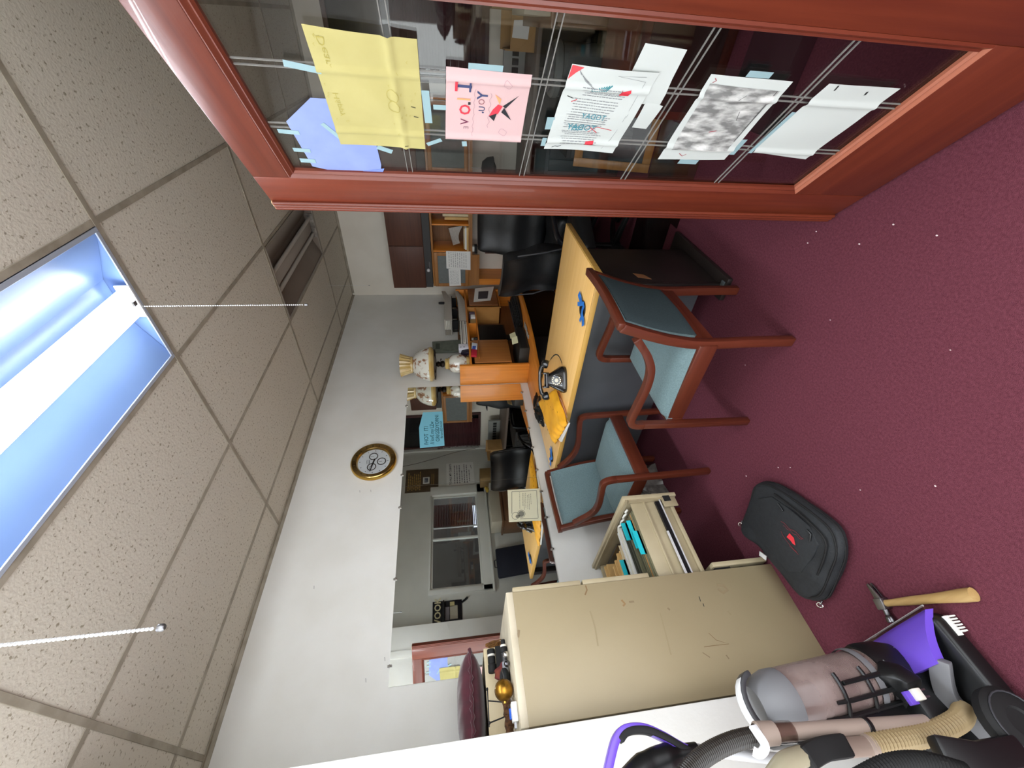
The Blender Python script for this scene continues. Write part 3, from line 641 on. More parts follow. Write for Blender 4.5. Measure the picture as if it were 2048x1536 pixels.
mb.build('scuff_marks', flat('8a5f14'), env, world=True)
pad = thing('pink_note_pad', 'pale pink pad lying under the telephone and envelope', 'pad', az(1115, 800, .753))
q = [az(1110, 782, .753), az(1122, 800, .753), az(1134, 835, .753), az(1124, 838, .753), az(1108, 800, .753)]
MB().prism([Vector((p.x, p.y, .7502)) for p in q], (0, 0, .004)).build('sheets', mat('pink_pad', 'ecc9b4', rough=.8), pad, world=True)

# ---------------------------------------------------------------- armchairs
ch = thing('guest_armchair', 'cherry wood armchair with teal padding, its dark back towards the camera', 'armchair', (1.515, .967, 0))
post = [(-.003, 0), (-.003, .2), (0, .43), (-.020, .57), (-.052, .69), (-.095, .822)]
def sm(pts, n=6):   # Catmull-Rom
    out = []; P = [Vector(p) for p in pts]
    for i in range(len(P)-1):
        a, b, c, d = P[max(i-1, 0)], P[i], P[i+1], P[min(i+2, len(P)-1)]
        for k in range(n):
            t = k/n; out.append(.5*((2*b)+(c-a)*t+(2*a-5*b+4*c-d)*t*t+(3*b-a-3*c+d)*t**3))
    out.append(P[-1]); return out
def pc(s): return [(s*.227, y, z) for y, z in post]
for s in (-1, 1):
    MB().bar(sm(pc(s)), .0155, .021, (1, 0, 0)).build('leg', m_chairwood, ch, bevel=.004)
    MB().bar([(s*.262, .478, 0), (s*.263, .47, .3), (s*.263, .462, .585)], .0155, .0175, (1, 0, 0)).build('leg', m_chairwood, ch, bevel=.004)
    arm = sm([(s*.263, .462, .575), (s*.264, .460, .61), (s*.264, .449, .638), (s*.263, .422, .652), (s*.259, .33, .643), (s*.252, .21, .630), (s*.246, .12, .638), (s*.239, .055, .668), (s*.233, .012, .70), (s*.229, -.036, .742)], 5)
    MB().bar(arm, .0155, .0165, (1, 0, 0)).build('arm', m_chairwoody, ch, bevel=.004)
    MB().box(s*.236-.012, s*.236+.012, .0, .455, .365, .45).build('side_rail', m_chairwoody, ch, bevel=.004)
MB().box(-.25, .25, .445, .47, .365, .45).build('front_rail', m_chairwoodx, ch, bevel=.004)
MB().box(-.225, .225, -.012, .012, .37, .44).build('back_rail', m_chairwoodx, ch, bevel=.004)
def P(a, b):
    x = (a-.5)*.46*(1+.08*b); y = .01 + b*.44; e = min(a, 1-a, b, 1-b); return (x, y, .452 + .040*min(1, e*9)**.5 + .012*math.sin(math.pi*a)*math.sin(math.pi*b)), (0, 0, -1)
MB().sheet(P, 22, 20, .03).build('seat', m_teal, ch, smooth=60)
pp = sm([(y, z) + (0,) for y, z in [(.0, .445), (-.018, .56), (-.05, .685), (-.088, .80)]], 6)
def P(a, b):
    k = b*(len(pp)-1); i = min(int(k), len(pp)-2); q = pp[i].lerp(pp[i+1], k-i); x = (a-.5)*.424; e = min(a, 1-a, b, 1-b)
    return (x, q.x - .012 - .018*math.sin(math.pi*a)*.6 - .012*min(1, e*10)**.5, q.y), (0, 1, .15)
MB().sheet(P, 16, 18, .042).build('backrest', m_teal, ch, smooth=60)
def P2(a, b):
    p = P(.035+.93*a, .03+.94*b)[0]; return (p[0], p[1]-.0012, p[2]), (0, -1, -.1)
MB().sheet(P2, 16, 18, .0025).build('shaded_back_sheet', mat('shaded_back_teal', '3f4c4f', rough=.9, spec=.1, col2='394548', nscale=160), ch, smooth=60)  # added thin sheet, the shade on the chair's rear put into its colour
MB().bar([(x, -.101-.018*math.cos(x/.24*1.5), .826) for x in [-.243+.0243*k for k in range(21)]], .015, .018, (0, 0, 1)).build('top_rail', m_chairwoodx, ch, bevel=.004)
MB().bar([(x, -.004-.010*math.cos(x/.22*1.5), .444) for x in [-.213+.0213*k for k in range(21)]], .018, .013, (0, 0, 1)).build('lower_back_rail', m_chairwoodx, ch, bevel=.004)
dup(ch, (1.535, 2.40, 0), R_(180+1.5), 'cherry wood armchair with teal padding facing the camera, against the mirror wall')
# ---------------------------------------------------------------- black office chairs
def office_chair(name, label, loc, rz, hb=1.24):
    t = thing(name, label, 'office chair', loc, rz, 'black leather office chairs')
    for k in range(5):
        q = R_(72*k+20); e = Vector((math.cos(q), math.sin(q), 0))
        l_ = MB().bar([e*.03+Vector((0, 0, .12)), e*.15+Vector((0, 0, .105)), e*.29+Vector((0, 0, .075))], [.025, .022, .016], [.022, .018, .013], (-e.y, e.x, 0)).build('leg', m_black, t, bevel=.005)
        MB().lathe([(.0, -.02), (.026, -.02), (.028, 0), (.026, .02), (0, .02)], 14, e*.295+Vector((0, 0, .029)), (-e.y, e.x, 0)).build('caster', m_blackm, l_)
    MB().lathe([(.001, .08), (.035, .08), (.035, .14), (.025, .15), (.025, .38), (.001, .38)], 16).build('column', m_black, t)
    MB().box(-.1, .1, -.14, .12, .38, .42).build('tilt_mechanism', m_blackm, t, bevel=.01)
    def P(a, b):
        x = (a-.5)*.52; y = (b-.5)*.50; e = min(a, 1-a, b, 1-b); return (x, y+.02, .46+.06*min(1, e*6)**.5+.01*math.sin(a*9.4)), (0, 0, -1)
    MB().sheet(P, 18, 18, .06).build('seat', m_leather, t, smooth=60)
    def P(a, b):
        e = min(a, 1-a, b, 1-b); wd = .5*(1-.12*(b-.4)**2); x = (a-.5)*wd; cr = .055*(abs(a-.5)*2)**2
        rr = max(0, b-.9)*10; x *= 1-.10*rr**2
        z = .50+b*(hb-.50)
        return (x, -.235-.10*b+.03*math.sin(b*3.1)+cr + .045*min(1, e*7)**.5+.012*math.cos(b*12), z), (0, -1, 0)
    MB().sheet(P, 18, 24, .075).build('backrest', m_leather, t, smooth=60)
    for s in (-1, 1): MB().tube([(s*.262, -.25, .62+.5*(hb-1.0)), (s*.268, -.29, .80), (s*.255, -.315, hb-.1)], .006, 6).build('side_seam', mat('grey_piping', '3a3b3e', rough=.5), t)
    for s in (-1, 1):
        MB().bar(sm([(s*.27, .13, .43), (s*.30, .14, .52), (s*.305, .12, .66), (s*.305, .06, .705), (s*.30, -.10, .705), (s*.29, -.2, .68), (s*.27, -.25, .60)], 5), .022, .013, (1, 0, 0)).build('armrest', mat('black_gloss_arm', '15161a', rough=.25), t, bevel=.005)
    return t
office_chair('office_chair', 'tall black leather office chair, partly behind the door edge, near the oak wall shelf', (3.86, 1.55, .001), R_(94), 1.19)
office_chair('office_chair', 'lower black leather office chair between desk and computer counter, turned from the camera', (3.15, 1.32, .0045), R_(-118), 1.10)

# ---------------------------------------------------------------- lateral filing cabinet
fc = thing('filing_cabinet', 'scratched beige lateral filing cabinet with its second drawer pulled out', 'filing cabinet', (.475, 2.29, 0))
FX0, FX1, FY0, FY1, FH = .242, .705, 1.872, 2.722, 1.30; t_ = .012
m_bcab = mat('beige_cabinet_side', '9d8f71', rough=.42, spec=.45, col2='928466', nscale=2.2, ndet=9, stretch=(1, 1, .6), lo=.3, hi=.8)
MB().box(FX0, FX1, FY0, FY0+t_, 0, FH-.002).build('side_panel', m_bcab, fc, bevel=.002, **DW)
MB().box(FX0, FX1, FY1-t_, FY1, 0, FH-.002).build('side_panel', m_bcab, fc, bevel=.002, **DW)
MB().box(FX0-.001, FX1+.002, FY0-.001, FY1+.001, FH-.03, FH).build('top_panel', mat('scuffed_cabinet_top', 'c9bea6', rough=.5, col2='a99d84', nscale=6, ndet=9, lo=.4, hi=.75), fc, bevel=.003, **DW)
MB().box(FX0, FX0+t_, FY0+t_, FY1-t_, 0, FH-.03).build('back_panel', m_bcab, fc, **DW)
MB().box(FX0+t_, FX1-.05, FY0+t_, FY1-t_, 0, .012).box(FX0+t_, FX1-.004, FY0+t_, FY1-t_, .614, .626).box(FX0+t_, FX1-.004, FY0+t_, FY1-t_, .295, .303).build('divider', m_beige, fc, **DW)
def scr(pts, w_, m, nm='scratch'):
    mb = MB().frame((0, FY0-.0006, 0), (1, 0, 0), (0, 0, 1), (0, -1, 0)); mb.stroke(pts, w_); return mb.build(nm, m, fc, rec=False, smooth=0, **DW)
def px(*l): return [((lambda p: (p.x, p.z))(ay(u, v, FY0))) for u, v in l]
sc1, sc2, sc3 = flat('7d6446'), flat('948668'), flat('85745a')
scr(px((1417, 1266), (1432, 1280), (1458, 1288), (1430, 1291), (1408, 1294)), .0022, sc1); scr(px((1171, 1171), (1174, 1180), (1170, 1190)), .006, sc1); scr(px((1243, 1200), (1250, 1208), (1246, 1212)), .009, flat('8f7350')); scr(px((1258, 1204), (1268, 1203)), .008, sc3)
scr(px((1434, 1170), (1448, 1172), (1455, 1180), (1446, 1186), (1436, 1178)), .012, mat('glue_spot', '8c7c60', rough=.25)); scr(px((1180, 1222), (1190, 1255), (1196, 1292)), .006, sc2); scr(px((1320, 1225), (1332, 1270), (1342, 1310)), .006, sc2); scr(px((1038, 1260), (1036, 1275)), .010, sc3)
scr(px((1398, 1193), (1401, 1203)), .0035, flat('2b2a28')); scr(px((1406, 1207), (1408, 1213)), .0035, flat('2b2a28'))
scr(px((1405, 1305), (1420, 1315)), .004, sc3); scr(px((1452, 1310), (1458, 1318)), .005, sc3); scr(px((1455, 1222), (1462, 1230)), .008, sc2); scr(px((1335, 1216), (1340, 1220)), .008, sc3)
def front(z0, z1, x):
    d = MB().box(x, x+.022, FY0+.004, FY1-.004, z0, z1).build('drawer', m_beige2, fc, bevel=.003, **DW)
    p = Vector(fc.location); 
    MB().box(x+.022, x+.030, 2.22, 2.38, z1-.07, z1-.045).box(x+.022, x+.024, 2.21, 2.39, z1-.08, z1-.035).build('handle', m_steel, d).data.transform(Matrix.Translation(-p))
    MB().box(x+.022, x+.026, 2.25, 2.35, z1-.14, z1-.10).build('label_holder', m_steel, d).data.transform(Matrix.Translation(-p))
    return d
front(.625, .945, FX1+.001); front(.955, 1.268, FX1+.001); front(.008, .292, FX1+.016)
MB().box(FX1+.004, FX1+.016, FY0+.02, FY0+.05, .20, .28).build('drawer_runner', m_blackm, fc, **DW)
PX = 1.118
d2 = front(.303, .610, PX); P0 = Vector(fc.location)
def sub(mb, nm, m, par=d2, **k):
    o = mb.build(nm, m, par, **k); o.data.transform(Matrix.Translation(-P0)); return o
sub(MB().box(PX-.012, PX, FY0+.012, FY1-.012, .318, .335).box(PX-.012, PX, FY0+.012, FY1-.012, .582, .596).box(PX-.012, PX, FY0+.012, FY0+.03, .33, .585), 'front_flange', m_beige)
sub(MB().box(FX1-.02, PX, FY0+.034, FY0+.044, .34, .565), 'drawer_side', m_beige2, bevel=.003)
sub(MB().box(FX1-.02, PX, FY1-.044, FY1-.034, .34, .565), 'drawer_side', m_beige2, bevel=.003)
sub(MB().box(FX1-.02, PX, FY0+.026, FY0+.034, .485, .497).box(FX1-.02, PX, FY0+.020, FY0+.034, .335, .355), 'side_rib', m_beige2, bevel=.003)
sub(MB().box(FX1-.02, PX, FY0+.044, FY1-.044, .34, .348), 'drawer_bottom', m_beige)
sub(MB().box(FX1-.02, PX-.02, FY0+.016, FY0+.030, .408, .432), 'slide_rail', mat('dark_rail', '2b2b2e', rough=.35, metal=.6))
sub(MB().box(FX1-.02, PX-.01, FY0+.012, FY0+.018, .402, .407).box(FX1-.02, FX1+.22, FY0+.012, FY0+.018, .430, .440), 'slide_rail', mat('bright_rail', 'e4e4e6', rough=.45, metal=.35))
sub(MB().box(PX-.06, PX-.004, FY0+.004, FY0+.014, .315, .395), 'latch_bracket', m_beige, bevel=.003)
sub(MB().box(PX-.03, PX+.004, FY0+.0035, FY0+.004+.002, .345, .385), 'slot', m_blackm)
sub(MB().box(PX-.03, PX-.018, 2.35, 2.66, .50, .535), 'follower_plate', m_steel)
sub(MB().tube([(PX-.022, 1.95+.02*k, .575+.006*math.sin(k*2.2)) for k in range(12)], .006, 6), 'frayed_cord', flat('e8e6de'))
# folders inside the open drawer: each one stands in it
DX0 = FX1+.006
def folder(nm, label, y, zt, m, th=.004, x1=PX-.05, lean=.0, cat='folder', grp=None, tabs=()):
    t = thing(nm, label, cat, ((DX0+x1)/2, y, .349), group=grp)
    hx = (x1-DX0)/2; h = zt-.349
    MB().prism([(-hx, 0, 0), (hx, 0, 0), (hx, lean, h), (-hx, lean, h)], (0, th, 0)).build('cover', m, t, smooth=0)
    MB().prism([(-hx, -th*1.2, 0), (hx, -th*1.2, 0), (hx, lean-th*2.2, h-.010), (-hx, lean-th*2.2, h-.010)], (0, th, 0)).build('inner_cover', m, t, smooth=0)
    for a, b in tabs:
        MB().prism([(a, lean, h-.012), (b, lean, h-.012), (b, lean, h+.024), (a, lean, h+.024)], (0, .002, 0)).build('tab', m_cyan, t, smooth=0)
    return t
G = 'olive hanging folders in the open drawer'
folder('hanging_folder', 'olive hanging folder nearest the near side of the open drawer', 1.917, .570, m_olive, grp=G)
folder('hanging_folder', 'olive folder whose cyan tab lies nearest the cabinet body', 1.932, .575, m_olive, grp=G, tabs=((-.05, .075),))
folder('file_folder', 'orange edged file folder between olive folders in the open drawer', 1.945, .573, mat('orange_card', 'c99155', rough=.8))
folder('hanging_folder', 'olive folder with the long cyan tab behind the orange edged one', 1.960, .575, m_olive, grp=G, tabs=((-.005, .15),))
folder('hanging_folder', 'olive hanging folder without a tab, midway in the open drawer', 1.985, .573, m_olive, grp=G)
folder('hanging_folder', 'darker olive folder just before the short cyan tab', 2.010, .574, mat('olive_dark', '57553f', rough=.8), grp=G)
folder('hanging_folder', 'olive folder with the short cyan tab towards the drawer front', 2.040, .575, m_olive, grp=G, tabs=((.08, .18),))
folder('hanging_folder', 'dark green folder just behind the short cyan tab', 2.066, .576, m_darkgreen, th=.008)
folder('hanging_folder', 'dark green folder next to the white paper stack in the drawer', 2.098, .576, m_darkgreen, th=.009)
pk = thing('paper_stack', 'thick ragged stack of white papers in the open drawer', 'papers', (.88, 2.17, .349))
for k in range(10):
    y = 2.118+.0085*k; z = .578+random.uniform(-.012, .012); MB().prism([(DX0, y, .349), (PX-.03-random.uniform(0, .05), y, .349), (PX-.02-random.uniform(0, .03), y+.004, z), (DX0, y+.004, z+.005)], (0, .0062, 0)).build('sheet_bundle', flat(random.choice(['d9d9d5', 'd0cec4', 'd6d1bc'])), pk, world=True, smooth=0)
folder('file_folder', 'folder with cyan strip tabs behind the white paper stack', 2.245, .570, m_cream, x1=1.04, tabs=((-.15, .08),))
for k, (y, x1, zt) in enumerate(((2.30, 1.02, .575), (2.345, 1.0, .582), (2.39, .985, .585), (2.56, 1.06, .58))):
    folder('manila_folder', ['front manila folder of the four behind the papers', 'second manila folder behind the white papers', 'third manila folder behind the white papers', 'manila folder farthest back in the open drawer'][k], y, zt, m_manila, th=.012, x1=x1, grp='manila folders in the open drawer')
# ---------------------------------------------------------------- things on the filing cabinet
bx = thing('cream_tray_box', 'shallow cream wooden box at the back of the filing cabinet top', 'box', (.44, 2.5, FH))
MB().box(.262, .615, 2.285, 2.70, FH, FH+.012).build('bottom', m_cream, bx, world=True)
MB().box(.262, .615, 2.285, 2.297, FH+.012, FH+.098).build('side', m_cream, bx, bevel=.002, world=True); MB().box(.262, .615, 2.688, 2.70, FH+.012, FH+.098).build('side', m_cream, bx, bevel=.002, world=True)
MB().box(.262, .274, 2.297, 2.688, FH+.012, FH+.098).build('side', m_cream, bx, bevel=.002, world=True); MB().box(.603, .615, 2.297, 2.688, FH+.012, FH+.098).build('side', m_cream, bx, bevel=.002, world=True)
MB().box(.274, .603, 2.297, 2.688, FH+.086, FH+.095).build('lid', mat('shaded_lid_board', '877a66', rough=.8), bx, world=True)  # lid colour darkened to carry the cushion's shadow
pl = thing('velvet_cushion', 'maroon velvet cushion resting on the cream box', 'cushion', (.43, 2.5, FH+.099))
def P(a, b):
    x = (a-.5)*2; y = (b-.5)*2; e = max(0, (1-abs(x)**3.2)*(1-abs(y)**3.2))**.42
    return (x*.195*(1-.10*(1-abs(y))), y*.19*(1-.06*(1-abs(x))), .067+.066*e + .003*math.sin(x*14+y*9)*e), (0, 0, -1)
MB().sheet(P, 26, 26, .001).build('top_cover', m_velvet, pl, smooth=70)
def P(a, b):
    x = (a-.5)*2; y = (b-.5)*2; e = max(0, (1-abs(x)**3.2)*(1-abs(y)**3.2))**.42
    return (x*.195*(1-.10*(1-abs(y))), y*.19*(1-.06*(1-abs(x))), .067-.0645*e), (0, 0, 1)
MB().sheet(P, 26, 26, .001).build('bottom_cover', m_velvet, pl, smooth=70)
rim = []
for k in range(96):
    q = 4*k/96; i = int(q); f_ = q-i; x, y = [(-1+2*f_, -1), (1, -1+2*f_), (1-2*f_, 1), (-1, 1-2*f_)][i]
    rim.append((x*.195*(1-.10*(1-abs(y))), y*.19*(1-.06*(1-abs(x))), .066+.004*math.sin(k*2.1)))
MB().tube(rim, [.0075+.003*math.sin(k*2.7) for k in range(96)], 7, closed=True).build('ruffle', m_velvet, pl)
tz = FH+.001
def cyl(nm, label, cat, y, z, segs, dy=0, parts=None, grp=None):
    t = thing(nm, label, cat, (sum(segs[0][:2])/2, y, z), group=grp)
    for x0, x1, r, m, pn in segs:
        MB().lathe([(.001, x0), (r*.9, x0), (r, x0+.003), (r, x1-.003), (r*.9, x1), (.001, x1)], 16, (0, y, z), (1, 0, 0)).build(pn, m, t, world=True)
    return t
bandw = flat('e4e1d8', .5)
cyl('flashlight', 'stout black flashlight with a white band, farther back on the cabinet top', 'flashlight', 2.235, FH+.020+.045, [(.535, .565, .018, m_blackm, 'barrel'), (.565, .574, .0186, bandw, 'white_band'), (.574, .595, .019, m_blackm, 'head'), (.50, .535, .0195, m_blackm, 'collar')])
MB().box(.50, .60, 2.215, 2.255, FH, FH+.0445).build('rest_block', m_blackm, bpy.data.objects['flashlight'], world=True)
cyl('flashlight', 'slim black and grey flashlight with a white band at the cabinet front', 'flashlight', 2.08, FH+.0165, [(.565, .585, .010, m_blackm, 'tail_cap'), (.556, .565, .0145, bandw, 'white_band'), (.535, .556, .0155, m_blackm, 'ring'), (.50, .535, .012, mat('dark_barrel', '2c2c30', rough=.3), 'barrel'), (.455, .50, .0135, mat('grey_barrel', '85868a', rough=.35), 'grip_barrel')])
pch = thing('black_pouch', 'soft black pouch beside the gold ball on the cabinet', 'pouch', (.44, 2.10, FH))
MB().ell((0, 0, .022), (.045, .055, .0225), 18, 10).build('body', mat('black_cloth', '121517', rough=.8), pch, smooth=80); MB().tube([(-.03, -.04, .035), (0, -.05, .03), (.03, -.043, .036)], .002, 5).build('zipper', m_steel, pch)
for k, (x, y, m) in enumerate(((.512, 2.025, m_chrome), (.478, 2.02, mat('dark_chrome', '6a6a70', rough=.1, metal=1)))):
    b_ = thing('steel_ball', ['bright chrome ball by the slim flashlight', 'dark chrome ball between the bright ball and the gold ball'][k], 'ball', (x, y, tz)); MB().ell((0, 0, .0132), (.0132,)*3, 16, 10).build('sphere', m, b_, smooth=90)
gb = thing('gold_ball', 'gold ridged bauble at the front of the filing cabinet top', 'ornament', (.385, 2.0, tz))
mb = MB(); n, k_ = 36, 14; vs_ = []; fs = []
for i in range(k_+1):
    q = math.pi*i/k_
    for j in range(n):
        r = .0375*(1+.02*math.cos(j*math.pi)*math.sin(q)); vs_.append((r*math.cos(q), r*math.sin(q)*math.cos(2*math.pi*j/n), .038+r*math.sin(q)*math.sin(2*math.pi*j/n)))
for i in range(k_):
    for j in range(n): fs.append((i*n+j, i*n+(j+1) % n, (i+1)*n+(j+1) % n, (i+1)*n+j))
mb.add(vs_, fs).build('sphere', mat('gold_foil', 'b8862f', rough=.32, metal=.9, col2='7c5a22', nscale=30), gb, smooth=50); MB().lathe([(.001, -.045), (.006, -.044), (.006, -.036), (.001, -.034)], 10, (0, 0, .038), (1, 0, 0)).build('cap', m_gold, gb)
bo = thing('blue_bottle', 'small clear bottle with blue liquid lying by the gold ball', 'bottle', (.32, 1.985, tz))
MB().lathe([(.001, -.033), (.0125, -.033), (.0135, -.03), (.0135, .0), (.001, 0)], 14, (0, 0, .0138), (1, 0, 0)).build('blue_body', mat('blue_liquid', '1e5fd6', rough=.25), bo)
MB().lathe([(.0136, 0), (.0136, .012), (.008, .020), (.0075, .034), (.001, .034)], 14, (0, 0, .0138), (1, 0, 0)).build('clear_neck', m_clear, bo)
st = thing('bark_stick', 'rough brown bark covered stick lying on the cabinet top', 'stick', (.31, 2.095, tz))
MB().tube([(-.065+.013*k, .003*math.sin(k*1.7), .022+.001*math.sin(k)) for k in range(11)], [.018+.0035*math.sin(k*2.3) for k in range(11)], 11).build('bark', mat('brown_bark', '6a4526', rough=.9, col2='3b2412', nscale=60, bump=.8, bscale=120), st, smooth=30)
wb = thing('plug_adapter', 'white plug adapter with two prongs at the front corner of the cabinet', 'adapter', (.30, 1.935, tz))
MB().box(-.03, .03, -.020, .020, 0, .022).build('body', flat('e8e8e6', .4), wb, bevel=.003); MB().box(-.048, -.03, -.010, -.006, .008, .016).box(-.048, -.03, .006, .010, .008, .016).build('prongs', m_steel, wb)
mb = MB().frame((0, 0, .0224), (1, 0, 0), (0, 1, 0), (0, 0, 1)); [mb.stroke([(-.018+.006*k, -.003), (-.015+.006*k, .003)], .0015) for k in range(6)]; mb.build('printed_marks', flat('555555'), wb, rec=False)
cl = thing('crumpled_cloth', 'crumpled rust and maroon scrap of cloth between flashlights and cushion', 'cloth', (.49, 2.22, tz))
def P(a, b): x = (a-.5)*.085; y = (b-.5)*.07; return (x, y, .012 + .045*max(0, math.sin(math.pi*a)*math.sin(math.pi*b)) + .008*math.sin(a*17+b*5)*math.cos(b*13)), (0, 0, -1)
MB().sheet(P, 18, 16, .003).build('cloth', mat('rust_cloth', '7c3b2a', rough=.9, col2='5c1d28', nscale=30), cl, smooth=70)
fr = thing('fringe_tassel', 'frayed golden brown tassel hanging at the corner of the cream box', 'tassel', (.632, 2.30, tz))
mb = MB()
for k in range(60):
    q = random.uniform(0, 6.28); r = random.uniform(.003, .017); mb.tube([(r*.3*math.cos(q), r*.3*math.sin(q), .085), (r*math.cos(q), r*math.sin(q), .05+random.uniform(-.01, .01)), (r*1.2*math.cos(q+.8), r*1.2*math.sin(q+.8), random.uniform(.0, .03))], .0016, 4)
mb.build('fringe', mat('tassel_brown', '8f6230', rough=.9, col2='5d3c18', nscale=90), fr)
es = thing('wire_easel', 'thin black wire stand leaning in front of the cream box', 'stand', (.375, 2.19, tz))
MB().tube([(-.068, .02, .098), (.068, .02, .094)], .0028, 7).build('top_bar', m_black, es); 
for x in (-.055, .062): MB().ell((x, .02, .096), (.006, .005, .006), 10, 6).build('knob', m_black, es)
MB().tube([(-.055, .018, .094), (-.05, -.02, .04), (-.042, -.06, .002)], .0028, 6).build('leg', m_black, es); MB().tube([(.02, .018, .094), (.005, -.02, .05), (-.01, -.05, .002)], .0028, 6).build('leg', m_black, es)

# ---------------------------------------------------------------- black bag on the carpet
bag = thing('laptop_bag', 'black fabric shoulder bag with a red emblem lying flat on the carpet', 'bag', (.72, 1.6, 0))
m_bag = mat('black_nylon', '212427', rough=.75, col2='1b1d20', nscale=60, bump=.2, bscale=300)
out = [(.972,1.60),(.938,1.525),(.879,1.48),(.769,1.425),(.677,1.388),(.605,1.376),(.540,1.425),(.503,1.513),(.468,1.613),(.468,1.668),(.506,1.742),(.612,1.768),(.690,1.788),(.772,1.808),(.850,1.862),(.895,1.842),(.938,1.695)]
cx, cy = .72, 1.60
_o = [Vector((x, y, 0)) for x, y in out]; _n = len(_o); _c = []
for i in range(_n):
    a_, b_, c_, d_ = _o[i-1], _o[i], _o[(i+1) % _n], _o[(i+2) % _n]
    for k in range(3):
        t = k/3; p_ = .5*((2*b_)+(c_-a_)*t+(2*a_-5*b_+4*c_-d_)*t*t+(3*b_-a_-3*c_+d_)*t**3); _c.append((p_.x, p_.y))
out = _c
def ring(s, z): return [((x-cx)*s, (y-cy)*s, z) for x, y in out]
mb = MB(); n = len(out); R4 = [ring(.93, .004), ring(.99, .018), ring(1.0, .04), ring(.965, .062), ring(.90, .072), ring(.7, .078), ring(.4, .081)]
R4 = [[(x*(1+.012*math.sin(9*math.atan2(y, x)+i)), y*(1+.012*math.sin(7*math.atan2(y, x)+2*i)), z+(.003*math.sin(x*31+y*17)+.003*math.sin(y*43-x*12) if i > 2 else 0)) for x, y, z in r] for i, r in enumerate(R4)]
mb.add([p for r in R4 for p in r] + [(0, 0, .082)], [(i*n+j, i*n+(j+1) % n, (i+1)*n+(j+1) % n, (i+1)*n+j) for i in range(len(R4)-1) for j in range(n)] + [list(range(n))[::-1]] + [((len(R4)-1)*n+j, (len(R4)-1)*n+(j+1) % n, len(R4)*n) for j in range(n)])
mb.build('body', m_bag, bag, smooth=60)
MB().tube([(p[0], p[1], p[2]+.002) for p in ring(.955, .062)], .004, 6, closed=True).build('edge_piping', m_blackm, bag)
MB().tube([(p[0], p[1], p[2]) for p in ring(1.004, .036)], .003, 5, closed=True).build('side_zip', m_blackm, bag)
fl = [(.90,1.60),(.86,1.52),(.76,1.47),(.67,1.44),(.60,1.46),(.58,1.53),(.565,1.63),(.60,1.70),(.70,1.72),(.80,1.75),(.87,1.76)]
MB().prism([((x-cx), (y-cy), .0745+.004*(1-min(1, math.hypot(x-cx, y-cy)*4))) for x, y in fl], (0, 0, .010)).build('front_flap', m_bag, bag, bevel=.004)
bu, bv = az(1545, 1010, .07), az(1668, 1068, .07); bu2 = az(1640, 1190, .07)
def loc(u, v, z): p = az(u, v, z); return (p.x-cx, p.y-cy, z)
MB().tube(sm([loc(1548, 988, .084), loc(1580, 1012, .087), (loc(1622, 1048, .086)), loc(1650, 1080, .082), loc(1650, 1110, .08), loc(1635, 1150, .075)], 5), .0045, 6).build('flap_edge', m_blackm, bag)
for pts in ([(1556, 1007), (1562, 1015), (1566, 1022)], [(1614, 1060), (1622, 1068), (1620, 1082)]): MB().tube([loc(u, v, .090) for u, v in pts], .004, 6).build('strap_loop', m_black, bag)
e0 = Vector(loc(1582, 1078, .0886)); ea = (Vector(loc(1600, 1092, .0886))-e0).normalized(); eb = Vector((-ea.y, ea.x, 0))
mb = MB().frame(e0, ea, eb, (0, 0, 1)); mb.prism([(-.022, -.006, 0), (-.012, .020, 0), (.012, .014, 0), (.026, -.012, 0), (.012, -.014, 0), (0, -.008, 0)], (0, 0, .0006)); em = mb.build('red_emblem', mat('red_stitching', 'd8323c', rough=.6), bag)
mb = MB().frame(e0, ea, eb, (0, 0, 1)); mb.stroke([(-.065+.01*k, .042+.004*math.sin(k)) for k in range(13)], .0022, .0004); mb.stroke([(-.05+.01*k, .032+.003*math.sin(k*2)) for k in range(11)], .002, .0004); mb.stroke([(-.055, .0), (-.04, -.012), (-.02, -.022), (.01, -.032), (.04, -.036)], .0022, .0004); mb.stroke([(.0, -.034), (.05, -.040)], .002, .0004); mb.build('red_lettering', flat('7a3038'), bag, rec=False)
for u, v in ((1484, 1049), (1637, 1203)):
    p = Vector(loc(u, v, .03)); p += Vector((p.x, p.y, 0)).normalized()*.012; MB().tube([p + Vector((.010*math.cos(q*.785), .010*math.sin(q*.785), .005*math.sin(q))) for q in range(8)], .0028, 6, closed=True).build('d_ring', m_chrome, bag); MB().bar([p, p+Vector((.008, -.018, -.008))], .004, .003, (0, 0, 1)).build('snap_hook', m_steel, bag, bevel=.001)
p = Vector(loc(1533, 1112, .02)); MB().cbox(p + Vector((.012, .022, 0)), (.018, .012, 0), (-.006, .010, 0), (0, 0, .002)).build('white_tag', m_white, bag)

# ---------------------------------------------------------------- claw hammer
hm = thing('claw_hammer', 'claw hammer with a wooden handle lying on the carpet by the vacuum', 'hammer', (.36, 1.35, 0))
h0, h1 = az(1768, 1207, .018), az(1946, 1189, .020)
hp = [h0.lerp(h1, k/10) for k in range(11)]; hd = (h1-h0).normalized()
HW = MB()
rr = [.0095, .0095, .0105, .0115, .012, .012, .0125, .0135, .015, .0165, .0165]
HW.tube([Vector((p.x, p.y, .0172)) for p in hp], rr, 12, flatten=1.15)
HW.build('handle', wood('hickory', 'b89a66', 'a17f4c', 'y', rough=.5), hm, world=True)
hc = Vector((h0.x, h0.y, .0165)) - hd*.008; sd = Vector((-hd.y, hd.x, 0)); pf = az(1785, 1245, .016)
if sd.dot(pf-hc) < 0: sd = -sd
MB().cbox(hc, sd*.018, hd*.0165, (0, 0, .0155)).build('head_eye', m_steel, hm, world=True, bevel=.003)
